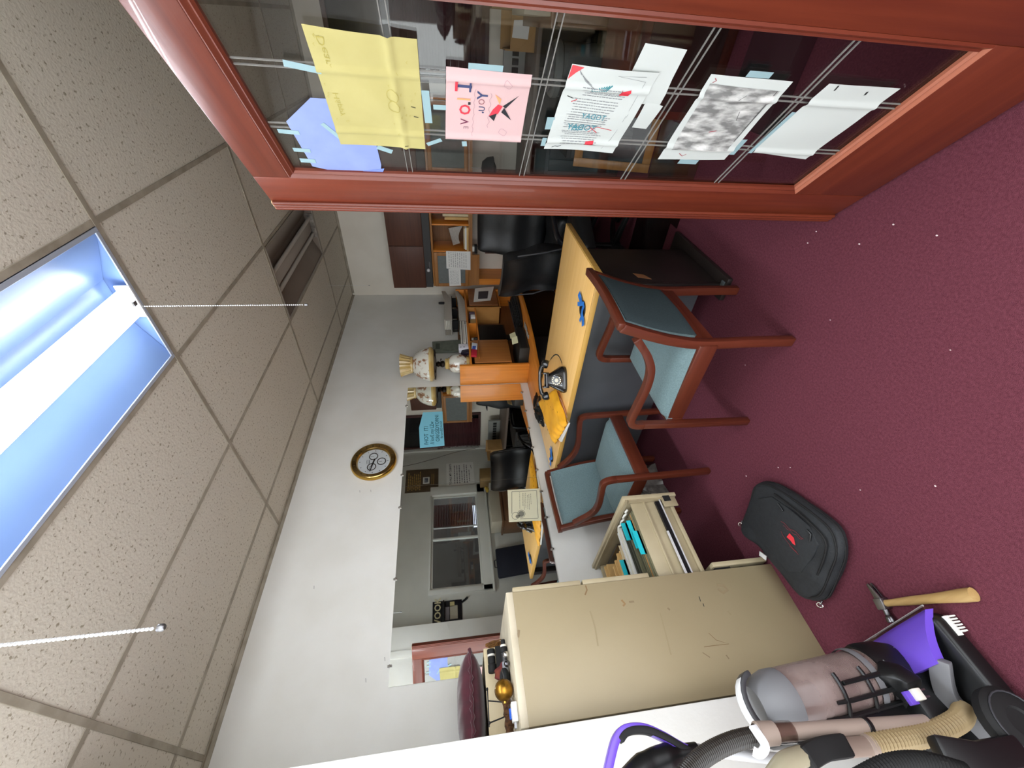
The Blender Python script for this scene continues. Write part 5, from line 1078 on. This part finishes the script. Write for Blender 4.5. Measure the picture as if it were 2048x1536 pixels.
q2 = [p + Vector((-.004, .0, .010)) for p in q]
fr_ = wallframe(q[0], q[1], q[3]); N_ = Vector((0, -1, 0))
mb = MB().frame(fr_[0]+N_*.0015, fr_[1], fr_[2], N_)
for a, b in (((.08, .10), (.93, .10)), ((.93, .10), (.93, .91)), ((.93, .91), (.24, .91)), ((.07, .66), (.07, .10))): mb.stroke([a, b], .014)
mb.build('border', flat('5f6058'), ce, world=True, rec=False)
mb = MB().frame(fr_[0]+N_*.0016, fr_[1], fr_[2], N_)
for y, x0, x1 in ((.66, .38, .90), (.56, .46, .88), (.52, .34, .86), (.47, .40, .88), (.41, .36, .80), (.36, .34, .82), (.30, .50, .84)):
    x = x0
    while x < x1: l = random.uniform(.02, .07); mb.stroke([(x, y), (min(x+l, x1), y)], .016); x += l+.014
mb.build('printed_lines', flat('8a8a78'), ce, world=True, rec=False)
mb = MB().frame(fr_[0]+N_*.0017, fr_[1], fr_[2], N_)
for c, r in (((.17, .80), .11), ((.22, .62), .12)): mb.stroke([(c[0]+r*.95*math.cos(k*.2618), c[1]+r*math.sin(k*.2618)) for k in range(25)], .014)
mb.prism([(.22+.09*math.cos(k*.5236), .62+.10*math.sin(k*.5236), 0) for k in range(12)], (0, 0, .0001)); mb.prism([(.15+.05*math.cos(k*.5236), .73+.07*math.sin(k*.5236), 0) for k in range(12)], (0, 0, .0001)); mb.build('round_seal', flat('7d7d70'), ce, world=True, rec=False)
q = onmirror([(841, 895), (887, 886), (885, 823), (844, 826)]); q[0] = ay(840, 895, MZ); q[3] = ay(846, 824, MZ)
q = [ay(889, 891, MZ), ay(885, 823, MZ), ay(846, 825, MZ), ay(840, 896, MZ)]
bs = thing('blue_hand_sign', 'light blue sheet with hand lettering stuck on the mirror beside the lamp', 'sign', sum(q, Vector())/4)
MB().prism([q[0], q[1], q[2], ay(838, 856, MZ), q[3]], (0, -.0012, 0)).build('sheet', mat('sky_blue_paper', '7cc3d8', rough=.8), bs, world=True, smooth=0)
fr_ = wallframe(q[0], q[1], q[3]); mb = MB().frame(fr_[0]+N_*.0015, fr_[1], fr_[2], N_)
for s, x, y, h, wd in (('/HOT  IT/', .06, .66, .26, .10), ('/I lovE my LZw', .06, .42, .24, .082), ('GRIGSDYORNI', .12, .19, .24, .092), ('BromEDAUZ', .20, .05, .14, .07)):
    vs_, fs = text_geo(s, 1, 'LEFT', .012); mb.add([(x+p[0]*wd*1.3, y+p[1]*h*.95, 0) for p in vs_], fs)
mb.build('lettering', flat('1f5060'), bs, world=True, rec=False)
# ---------------------------------------------------------------- gold wall clock
ck = thing('wall_clock', 'round gold wall clock with three small dials above the mirror', 'clock', (2.14, YB, 2.158))
Nn = (0, -1, 0)
MB().lathe([(.10, .001), (.172, .001), (.179, .012), (.179, .030), (.172, .040), (.13, .012)], 48, (0, 0, 0), Nn).build('case', m_gold, ck)
MB().lathe([(.172, .040), (.166, .044), (.134, .036), (.126, .024), (.124, .018)], 48, (0, 0, 0), Nn).build('bezel', mat('brushed_gold', 'b0925a', rough=.22, metal=1), ck)
MB().lathe([(.125, .017), (.001, .018)], 40, (0, 0, 0), Nn).build('dial', flat('d9dee0', .35), ck)
mb = MB().frame((0, -.0188, 0), (1, 0, 0), (0, 0, 1), (0, -1, 0))
for k in range(12):
    q_ = R_(30*k); c, s = math.cos(q_), math.sin(q_); mb.stroke([(.104*c, .104*s), (.114*c, .114*s)], .006)
for k in range(3): mb.stroke([(-.02, .035+.010*k), (.02, .035+.010*k)], .003 if k else .005)
mb.build('hour_markers', flat('5a6068'), ck, rec=False)
mb = MB().frame((0, -.0415, 0), (1, 0, 0), (0, 0, 1), (0, -1, 0))
for k in range(18):
    q_ = R_(20*k+8); c, s = math.cos(q_), math.sin(q_); mb.stroke([(.143*c, .143*s), (.156*c, .156*s)], .008)
mb.build('bezel_marks', flat('4a3a20', .3), ck, rec=False)
for x, z in ((.052, .008), (-.052, .012), (-.002, -.060)):
    sd_ = MB().lathe([(.036, 0), (.036, .002), (.029, .002), (.029, 0)], 26, (x, -.0182, z), Nn).build('small_dial', flat('3f3a34', .4), ck); MB().stroke([(0, 0)], 1) ; mb = MB().frame((x, -.0195, z), (1, 0, 0), (0, 0, 1), (0, -1, 0)); mb.stroke([(0, -.004), (0, .024)], .003); mb.build('small_hand', flat('4a4a44'), sd_, rec=False)
mb = MB().frame((0, -.0225, 0), (1, 0, 0), (0, 0, 1), (0, -1, 0)); mb.stroke([(.025, -.004), (-.05, .014)], .009); mb.stroke([(.02, -.006), (-.098, .020)], .0075); mb.stroke([(.0, .0), (-.095, .035)], .003); mb.build('hands', flat('2e2c2a', .3), ck, rec=False)
MB().lathe([(.123, .030), (.001, .032)], 40, (0, 0, 0), Nn).build('cover_glass', glassmat('clock_glass', (.95, .95, .95), .05), ck)
# nail and scuffs in the wall above
# ---------------------------------------------------------------- overhead cabinet and oak shelf unit on the right wall
oc = thing('wall_cabinet', 'dark walnut wall cabinet hung high on the right hand wall', 'cabinet', (4.7, 1.5, 1.75))
CX = 4.53
MB().box(CX+.02, 4.858, .89, 2.46, 1.78, 2.165).build('carcass', m_walnut, oc, world=True, bevel=.002)
for k in range(3): MB().box(CX, CX+.019, .895+.521*k, .895+.521*(k+1)-.006, 1.785, 2.16).build('door', m_walnut, oc, world=True, bevel=.002)
MB().box(CX+.025, 4.855, .90, 2.455, 1.70, 1.779).build('light_pelmet', mat('grey_black_pelmet', '3b3a3a', rough=.6), oc, world=True)
p = ax(862, 538, 4.55); MB().lathe([(.001, 0), (.018, .004), (.020, .02), (.012, .03), (.001, .032)], 14, (4.553, p.y+.01, 1.742), (-1, 0, 0)).build('switch_knob', flat('cfcfd2', .3), oc, world=True)
MB().box(4.548, 4.554, p.y-.09, p.y-.01, 1.724, 1.732).build('chrome_clip', m_steel, oc, world=True)
su = thing('oak_shelf_unit', 'oak pigeonhole unit with grey panels mounted under the walnut cabinet', 'shelf', (4.7, 1.35, 1.25))
SX = 4.56; SB = 4.857
def S_(mb, n, m=m_oaky, **k): return mb.build(n, m, su, world=True, **k)
m_oaks = wood('oak_shelf_front', 'a87440', '946234', 'y')
S_(MB().box(SX, SB, .54, 2.445, 1.672, 1.695), 'top_board', m_oaks, bevel=.002); S_(MB().box(SX, SB, .54, 2.445, 1.245, 1.268), 'bottom_board', m_oaks, bevel=.002)
S_(MB().box(SB-.01, SB, .54, 2.445, 1.268, 1.672), 'back_panel', wood('oak_shelf_back', '7f5630', '6c4726', 'y'))
for y in (.54, 1.16, 1.50, 1.690, 1.995, 2.425): S_(MB().box(SX, SB-.01, y, y+.016, 1.268, 1.672), 'upright', m_oak, bevel=.001)
m_greyp2 = mat('grey_felt_panel', '6f7472', rough=.85, col2='686d6b', nscale=30)
def framed(y0, y1):
    t = .04; d = MB().box(SX-.018, SX, y0, y1, 1.27, 1.27+t).box(SX-.018, SX, y0, y1, 1.67-t, 1.67).box(SX-.018, SX, y0, y0+t, 1.27+t, 1.67-t).box(SX-.018, SX, y1-t, y1, 1.27+t, 1.67-t).build('panel_door', m_oaks, su, world=True, bevel=.002)
    o = MB().box(SX-.010, SX-.004, y0+t, y1-t, 1.27+t, 1.67-t).build('felt_panel', m_greyp2, d); o.data.transform(Matrix.Translation(-Vector(su.location)))
framed(2.01, 2.44); framed(.56, 1.16)
S_(MB().box(SX+.02, SB, 2.36, 2.44, .75, 1.245), 'support_post', m_oak); S_(MB().box(SX+.01, SX+.03, 2.05, 2.44, 1.14, 1.245), 'valance', m_oaks); S_(MB().box(SX, SX+.02, .54, 2.44, 1.225, 1.245), 'front_rail', m_oaks)
def notice(nm, label, c, n_, back=SX-.0195):
    q = [ax(u, v, back) for u, v in c]; t = thing(nm, label, 'notice', sum(q, Vector())/4); MB().prism(q, (-.0012, 0, 0)).build('sheet', m_white, t, world=True, smooth=0)
    mb = MB().frame(q[3] + Vector((-.0015, 0, 0)), q[2]-q[3], q[0]-q[3], Vector((-1, 0, 0)))
    for k in range(n_):
        y = .88-.78*k/n_; x = .1
        while x < .88: l = random.uniform(.05, .2); mb.stroke([(x, y), (min(x+l, .9), y)], .02); x += l+.04
    mb.build('printed_lines', flat('8c8c8c'), t, world=True, rec=False); return t
notice('printed_notice', 'larger white printed notice hanging from the oak shelf unit', [(893, 537), (892, 502), (941, 503), (941, 540)], 9)
notice('printed_notice', 'narrow white printed notice at the left end of the oak shelf unit', [(899, 572), (897, 538), (921, 537), (922, 571)], 8, SX-.0215)
# pigeonhole contents
def book(label, y, z0, h, th, m, d=.2, tilt=0, nm='paper_file'):
    t = thing(nm, label, 'file', (SX+.03, y, z0)); t.rotation_euler = (tilt, 0, 0); MB().box(0, d, -th/2, th/2, 0, h).build('cover', m, t, bevel=.002); MB().box(.003, d-.003, -th/2+.002, th/2-.002, h-.001, h+.001).build('pages', m_white, t); return t
for k, (y, h, th, m) in enumerate(((1.64, .26, .03, m_manila), (1.605, .28, .025, m_cream), (1.575, .24, .02, m_manila), (1.545, .30, .02, m_white))):
    book(['thick manila file standing first in the narrow pigeonhole', 'cream file standing second in the narrow pigeonhole', 'thin manila file standing third in the narrow pigeonhole', 'tall white file standing last in the narrow pigeonhole'][k], y, 1.2685, h, th, m)
def flatfile(label, y0, y1, z, th, m):
    t = thing('paper_file', label, 'file', (SX+.1, (y0+y1)/2, z)); MB().box(-.13, .12, y0-(y0+y1)/2, y1-(y0+y1)/2, 0, th).build('cover', m, t, bevel=.002); return t
flatfile('yellow file lying at the bottom of the wide pigeonhole', 1.715, 1.985, 1.2685, .022, m_manila); flatfile('white file lying on the yellow file in the wide pigeonhole', 1.72, 1.97, 1.291, .018, m_white); flatfile('cream file topmost of the lying files in the wide pigeonhole', 1.725, 1.96, 1.3095, .014, m_cream)
lf = thing('open_booklet', 'open white booklet leaning in the wide pigeonhole over the lying files', 'booklet', (SX+.05, 1.835, 1.326))
def P(a, b): return (.10*b-.02, (a-.5)*.20+.07*b-.02, .004+.16*b*(1-.3*a)+.05*math.sin(a*2.4)*(1-b)), (.9, 0, .3)
MB().sheet(P, 10, 8, .004).build('pages', mat('grey_white_pages', 'c6c2bb', rough=.8, col2='a9a59e', nscale=60, stretch=(1, 1, 6)), lf)
wsw = thing('tape_dispenser', 'small black and white dispenser hooked under the oak shelf unit', 'dispenser', (SX+.02, 1.985, 1.165)); MB().box(-.02, .05, -.045, .045, 0, .035).build('black_base', m_blackm, wsw, bevel=.004); MB().box(-.018, .045, -.04, .02, .035, .0595).build('white_top', flat('d8d8d2'), wsw, bevel=.004)
# desk ledge along the right wall
cr = thing('side_counter', 'dark laminate counter along the right hand wall under the oak shelves', 'counter', (4.55, .9, 0))
MB().box(4.15, 4.855, -.35, 2.15, .70, .735).build('counter_top', mat('taupe_laminate', '6a5c52', rough=.5), cr, world=True, bevel=.004)
for k in range(4): MB().box(4.22, 4.85, -.34+.62*k, -.34+.62*k+.02, 0, .70).build('support_panel', m_blackpan, cr, world=True)
MB().box(4.80, 4.85, -.3, 2.1, .05, .70).build('back_panel', mat('dark_plank_panel', '2f2b29', rough=.6, col2='24211f', nscale=3, stretch=(1, 14, 1)), cr, world=True)
MB().box(4.838, 4.857, 1.19, 2.15, .735, 1.05).build('splash_board', wood('brown_wainscot', '7a5b48', '6a4d3c', 'y'), cr, world=True)
# ---------------------------------------------------------------- things seen through the door glass, right of the room
def B_(nm, label, cat, x0, x1, y0, y1, z0, z1, m, pn='body', bev=.004):
    t = thing(nm, label, cat, ((x0+x1)/2, (y0+y1)/2, z0)); MB().box(x0, x1, y0, y1, z0, z1).build(pn, m, t, world=True, bevel=bev); return t
hat = thing('navy_hat', 'dark navy peaked hat hanging below the oak shelf unit', 'hat', (4.50, 1.10, 1.02))
MB().lathe([(.001, .12), (.06, .11), (.10, .06), (.11, .0), (.10, -.005)], 18, (0, 0, 0)).build('crown', mat('navy_cloth', '151a22', rough=.8), hat, smooth=60)
MB().prism([(-.10, -.08, -.004), (-.19, -.06, -.012), (-.20, .06, -.012), (-.10, .08, -.004)], (0, 0, .008)).build('peak', mat('navy_cloth_peak', '151a22', rough=.8), hat)
MB().tube([(0, 0, .12), (0, .0, .223)], .003, 5).build('hook', m_steel, hat)
kbd = thing('grey_vent_panel', 'grey slotted panel standing on the side counter under the blinds', 'panel', (4.72, .12, .736))
MB().box(-.02, .02, -.24, .26, 0, .20).build('board', mat('grey_panel', '8d8f8c', rough=.5), kbd, bevel=.004)
for k in range(7): MB().box(-.0225, -.018, -.22+.065*k, -.22+.065*k+.05, .06, .12).build('slot', flat('232323'), kbd)
cb = thing('cardboard_box', 'open tan cardboard box holding a white sheet on the side counter', 'box', (4.36, .02, .736))
m_card = mat('tan_cardboard', 'b08a58', rough=.85, col2='a27d4d', nscale=7)
MB().box(-.10, .12, -.16, .14, 0, .012).build('bottom', m_card, cb); MB().box(-.10, -.09, -.16, .14, .012, .20).build('side', m_card, cb); MB().box(.11, .12, -.16, .14, .012, .26).build('side', m_card, cb); MB().box(-.09, .11, -.16, -.15, .012, .24).build('side', m_card, cb); MB().box(-.09, .11, .13, .14, .012, .24).build('side', m_card, cb)
MB().prism([(-.102, -.06, .05), (-.102, .06, .06), (-.102, .055, .19), (-.102, -.05, .18)], (-.002, 0, 0)).build('white_sheet', m_white, cb)
gd = thing('grey_drum', 'round grey lidded drum in front of the side counter', 'drum', (3.96, .24, 0)); MB().lathe([(.001, 0), (.17, 0), (.18, .02), (.175, .58), (.185, .59), (.185, .63), (.17, .645), (.001, .65)], 28).build('body', mat('grey_metal_drum', '6d7270', rough=.5), gd); MB().lathe([(.14, .65), (.15, .665), (.13, .67), (.13, .65)], 24).build('lid_ring', m_greyp, gd)
for k, (x, y, z, h, c) in enumerate(((3.95, .95, 0, .66, '2a2725'), (3.52, .50, 0, .60, '332d2a'))):
    t = thing('dark_cabinet', ['low dark plank fronted cabinet farther back beside the drum', 'low dark plank fronted cabinet behind the oak picture frame'][k], 'cabinet', (x, y, 0)); MB().box(-.22, .24, -.22, .22, .0, h).build('carcass', flat(c, .55), t, bevel=.004)
    for j in range(5): MB().box(-.236, -.221, -.215+.087*j, -.215+.087*j+.08, .03, h-.03).build('plank', mat('dark_plank', c, rough=.55, col2='1f1c1a', nscale=6, stretch=(6, 6, 1)), t, bevel=.002)
pf = thing('oak_picture_frame', 'oak picture frame with dark glass leaning on the low dark cabinet', 'frame', (3.135, .53, .0045)); pf.rotation_euler = (0, R_(13), R_(0))
m_oakf = wood('oak_frame', 'b07c3c', '98672e', 'y')
MB().box(0, .022, -.23, -.17, 0, .56).build('frame_side', m_oakf, pf, bevel=.003); MB().box(0, .022, .17, .23, 0, .56).build('frame_side', m_oakf, pf, bevel=.003); MB().box(0, .022, -.17, .17, 0, .06).build('frame_side', m_oakf, pf, bevel=.003); MB().box(0, .022, -.17, .17, .50, .56).build('frame_side', m_oakf, pf, bevel=.003)
MB().box(.006, .012, -.17, .17, .06, .50).build('dark_glass', mat('dark_picture', '1a191a', rough=.12, col2='2a2828', nscale=4), pf)
mc = thing('mahogany_chest', 'mahogany chest with a dark recessed front by the door edge', 'chest', (2.76, .10, 0)); MB().box(-.22, .22, -.30, .24, .0, .52).build('carcass', m_mahx, mc, bevel=.006); MB().box(-.228, -.22, -.26, .20, .06, .46).build('door', mat('dark_mahogany', '3f1d17', rough=.4), mc, bevel=.003); MB().box(-.24, .24, -.32, .26, .52, .545).build('top', m_mahx, mc, bevel=.006)
B_('black_floor_case', 'flat black case lying on the carpet behind the glass door', 'case', 1.95, 2.30, -.10, .30, .001, .07, mat('black_case', '1a1417', rough=.6))
mt = thing('chair_mat', 'clear plastic chair mat on the carpet behind the desk', 'mat', (3.2, 1.2, .0005)); MB().prism([(2.50, .40, .001), (3.12, .40, .001), (3.12, 2.1, .001), (2.60, 2.1, .001), (2.60, .93, .001), (2.50, .93, .001)], (0, 0, .003)).build('sheet', glassmat('mat_plastic', (.62, .60, .58), .12, .25), mt, world=True)
# ---------------------------------------------------------------- bag and papers under the far armchair
gb_ = thing('plastic_bag', 'crumpled grey plastic bag on the floor under the far armchair', 'bag', (1.60, 2.535, .001))
def P(a, b):
    q = a*6.283; t = b*math.pi/2; r = .15*math.cos(t)**.6; rr = 1+.12*math.sin(5*q+b*9)+.08*math.sin(11*q)+.06*math.sin(17*q-b*21)
    return (r*rr*1.25*math.cos(q), r*rr*.75*math.sin(q), .20*math.sin(t)*(1+.15*math.sin(7*q+3*b)+.08*math.sin(13*q+11*b))), (0, 0, 0)
mb = MB(); nu, nv = 44, 12; vs_ = [P(i/nu, j/nv*.98)[0] for j in range(nv+1) for i in range(nu)]; mb.add(vs_, [(j*nu+i, j*nu+(i+1) % nu, (j+1)*nu+(i+1) % nu, (j+1)*nu+i) for j in range(nv) for i in range(nu)] + [list(range(nu))[::-1], [nv*nu+i for i in range(nu)]])
mb.build('body', mat('grey_plastic_film', '77706a', rough=.35, col2='55504c', nscale=25), gb_, smooth=30)
fp = thing('folded_paper', 'folded white paper standing on the floor by the plastic bag', 'paper', (1.25, 2.60, .001)); MB().prism([(-.10, 0, 0), (.10, 0, 0), (.06, .03, .26), (-.06, .03, .24)], (0, .002, 0)).build('sheet', m_white, fp); MB().prism([(-.10, .08, 0), (.10, .08, 0), (.06, .033, .26), (-.06, .033, .24)], (0, .002, 0)).build('sheet', m_white, fp)

# ---------------------------------------------------------------- things that show only in the mirror: on the grey wall and along it
def poster(nm, label, cat, x0, x1, z0, z1, m):
    t = thing(nm, label, cat, ((x0+x1)/2, YG+.002, (z0+z1)/2)); MB().box(x0, x1, YG+.0008, YG+.004, z0, z1).build('sheet', m, t, world=True, smooth=0); return t
# lettering on this wall reads the right way round in the mirror
def onwall(t, fn, nm, m): mb = MB().frame((0, YG+.0046, 0), (1, 0, 0), (0, 0, 1), (0, 1, 0)); fn(mb); return mb.build(nm, m, t, world=True, rec=False, smooth=0)
t = poster('printed_sign', 'white sign headed TO ALL MY CLIENTS on the grey wall, seen in the mirror', 'sign', 4.03, 4.50, 1.21, 1.685, m_white)
def f(mb): mb.text('TO ALL MY CLIENTS', .048, 4.27, 1.60, align='CENTER', off=.02)
onwall(t, f, 'heading', flat('26262a'))
def f(mb):
    for k in range(7):
        x = 4.07 + (.03 if k in (3, 6) else 0); e = 4.46 if k not in (3, 6) else 4.34
        while x < e: l = random.uniform(.012, .05); mb.stroke([(x, 1.545-.042*k), (min(x+l, e), 1.545-.042*k)], .013); x += l+.012
    mb.stroke([(4.36, 1.25), (4.44, 1.262)], .008)
onwall(t, f, 'body_lines', flat('55555a'))
t = poster('bronze_poster', 'bronze brown poster with gold verses and a small framed photo, seen in the mirror', 'poster', 3.95, 4.41, 1.82, 2.37, mat('bronze_paper', '5b4a35', rough=.5, col2='4c3d2b', nscale=8))
def f(mb):
    for k in range(7):
        x = 3.99 + .02*(k % 2)
        while x < 4.33-.03*(k % 3): l = random.uniform(.02, .06); mb.stroke([(x, 2.32-.032*k), (x+l, 2.32-.032*k)], .016); x += l+.012
    for k in range(2): mb.stroke([(4.08, 1.93-.03*k), (4.30, 1.93-.03*k)], .009)
onwall(t, f, 'gold_verses', mat('gold_ink', 'b58f4c', rough=.4))
MB().box(4.11, 4.24, YG+.004, YG+.008, 1.97, 2.08).build('photo_mount', m_white, t, world=True); MB().box(4.13, 4.22, YG+.008, YG+.009, 1.995, 2.055).build('photo', mat('dark_photo', '25252b', rough=.4, col2='8a8d98', nscale=30), t, world=True)
pr = thing('plate_rack', 'black number plate lettered WOOK over tan cards on the grey wall, seen in the mirror', 'plate', (2.08, YG+.004, 1.68))
MB().box(1.915, 2.205, YG+.001, YG+.010, 1.755, 1.89).build('black_plate', flat('17171c', .4), pr, world=True, bevel=.002)
mb = MB().frame((0, YG+.0108, 0), (1, 0, 0), (0, 0, 1), (0, 1, 0)); mb.text('WOOK', .115, 2.055, 1.785, align='CENTER', off=.02); mb.build('lettering', flat('d8cfa8'), pr, world=True, rec=False)
MB().box(1.93, 2.20, YG+.001, YG+.05, 1.735, 1.75).build('shelf', m_blackm, pr, world=True); MB().box(1.93, 2.20, YG+.001, YG+.012, 1.50, 1.733).build('dark_plate', flat('1d1c22', .4), pr, world=True, bevel=.002)
MB().box(1.965, 2.13, YG+.012, YG+.016, 1.56, 1.66).build('tan_card', flat('b9b2a0'), pr, world=True); MB().box(2.12, 2.18, YG+.012, YG+.016, 1.60, 1.66).build('tan_card', flat('c9bc8a'), pr, world=True); MB().box(1.96, 2.12, YG+.012, YG+.0165, 1.67, 1.725).build('grey_card', flat('807a80'), pr, world=True)
MB().tube([(2.16, YG+.012, 1.50), (2.19, YG+.02, 1.45), (2.215, YG+.02, 1.42)], .014, 8).build('dangling_key', m_blackm, pr, world=True)
# credenza and clutter along the grey wall
cz = thing('wall_credenza', 'brown wooden credenza along the grey wall below the window, seen in the mirror', 'credenza', (3.95, -.25, 0))
m_bw = wood('brown_wood', '77553a', '64452d', 'x')
MB().box(3.05, 4.13, YG+.035, .0, .84, .865).build('top', m_bw, cz, world=True, bevel=.003); MB().box(3.07, 4.11, YG+.04, -.03, 0, .84).build('carcass', m_bw, cz, world=True, bevel=.003)
for k in range(2): MB().box(3.08+.515*k, 3.585+.515*k, -.03, -.012, .05, .82).build('door', m_bw, cz, world=True, bevel=.003)
B_('white_console', 'long beige white machine case on the credenza under the window, seen in the mirror', 'machine', 3.08, 3.62, -.38, -.05, .8655, 1.02, mat('beige_case', 'b5ae9c', rough=.6), 'case')
kx = B_('tissue_box', 'small white box on the credenza, seen in the mirror', 'box', 3.66, 3.80, -.30, -.10, .8655, 1.0, flat('c9c6bd'))
MB().lathe([(.001, 0), (.016, 0), (.001, .002)], 12, (3.73, -.098, .94), (0, 1, 0)).build('slot', flat('4a4a44'), kx, world=True)
yl = thing('yellow_cloth', 'bunched yellow cloth on the white box, seen in the mirror', 'cloth', (3.74, -.20, 1.0005)); MB().ell((0, 0, .028), (.05, .04, .028), 12, 8).ell((.02, .02, .05), (.03, .025, .022), 10, 6).build('cloth', mat('mustard_cloth', 'b09338', rough=.9), yl)
B_('brown_carton', 'brown carton on the credenza by the right wall, seen in the mirror', 'box', 3.88, 4.08, -.34, -.08, .8655, 1.13, mat('brown_carton_board', '82683f', rough=.8))
rd = thing('desk_radio', 'black desk radio with a bent antenna on the side counter, seen in the mirror', 'radio', (4.50, -.22, .736)); MB().box(-.12, .12, -.06, .06, 0, .17).build('case', m_black, rd, bevel=.006); MB().tube([(.10, .0, .17), (.13, .03, .36), (.10, .12, .42)], .003, 6).build('antenna', m_steel, rd); MB().lathe([(.001, 0), (.05, 0), (.052, .004), (.001, .006)], 18, (-.03, .06, .08), (0, 1, 0)).build('speaker', m_greyp, rd)
MB().tube(sm([(-.1, .02, .17), (-.12, .05, .22), (-.02, .06, .25), (.08, .03, .18)], 5), .006, 6).build('tangled_lead', flat('a8adb0', .4), rd)
nc = thing('navy_portfolio', 'large navy padded case standing against the grey wall, seen in the mirror', 'case', (2.63, -.25, .001)); nc.rotation_euler = (R_(9), 0, R_(-4)); MB().box(-.22, .22, -.03, .03, 0, .99).build('case', mat('navy_padding', '151a2a', rough=.7), nc, bevel=.02); MB().tube([(-.06, 0, .985), (-.05, 0, 1.02), (.05, 0, 1.02), (.06, 0, .985)], .007, 7).build('carry_handle', m_black, nc)
cw = thing('hanging_cable', 'thin brown cable looping across the grey wall corner, seen in the mirror', 'cable', (4.4, -.41, 2.0))
MB().tube(sm([(4.78, -.41, 1.15), (4.72, -.41, 1.5), (4.60, -.412, 1.9), (4.52, -.412, 2.2), (4.47, -.412, 2.45), (4.42, -.412, 2.70)], 6), .004, 6).build('cable', mat('brown_cable', '4d3f33', rough=.6), cw, world=True)
# crumpled dark plastic lying on the desk behind the envelope
pb = thing('black_plastic_wrap', 'crumpled black plastic wrap behind the yellow envelope on the desk', 'wrap', (2.43, 2.50, .751))
mb = MB(); nu, nv = 36, 8
def P(a, b):
    q = a*6.283; r = .11*(1-b**2)**.5*(1+.15*math.sin(6*q)+.1*math.sin(13*q+b*7)); return (r*1.5*math.cos(q+.6), r*.8*math.sin(q+.6), .002+.045*b*(1+.3*math.sin(5*q)))
vs_ = [P(i/nu, j/nv*.97) for j in range(nv+1) for i in range(nu)]; mb.add(vs_, [(j*nu+i, j*nu+(i+1) % nu, (j+1)*nu+(i+1) % nu, (j+1)*nu+i) for j in range(nv) for i in range(nu)] + [list(range(nu))[::-1], [nv*nu+i for i in range(nu)]])
mb.build('film', mat('black_film', '16181a', rough=.25), pb, smooth=30)
# wall scuffs on the mirror wall
mb = MB().frame((0, YB-.0006, 0), (1, 0, 0), (0, 0, 1), (0, -1, 0))
for u, v in ((720, 985), (742, 984), (628, 1178), (732, 1365), (770, 1322)):
    p = ay(u, v, YB); mb.stroke([(p.x, p.z), (p.x+.02, p.z+.004)], .004)
bpy.data.objects['wall_back'].location = (0, 0, 0); o = mb.build('scuff_marks', flat('a9a7a3'), bpy.data.objects['wall_back'], rec=False, smooth=0)
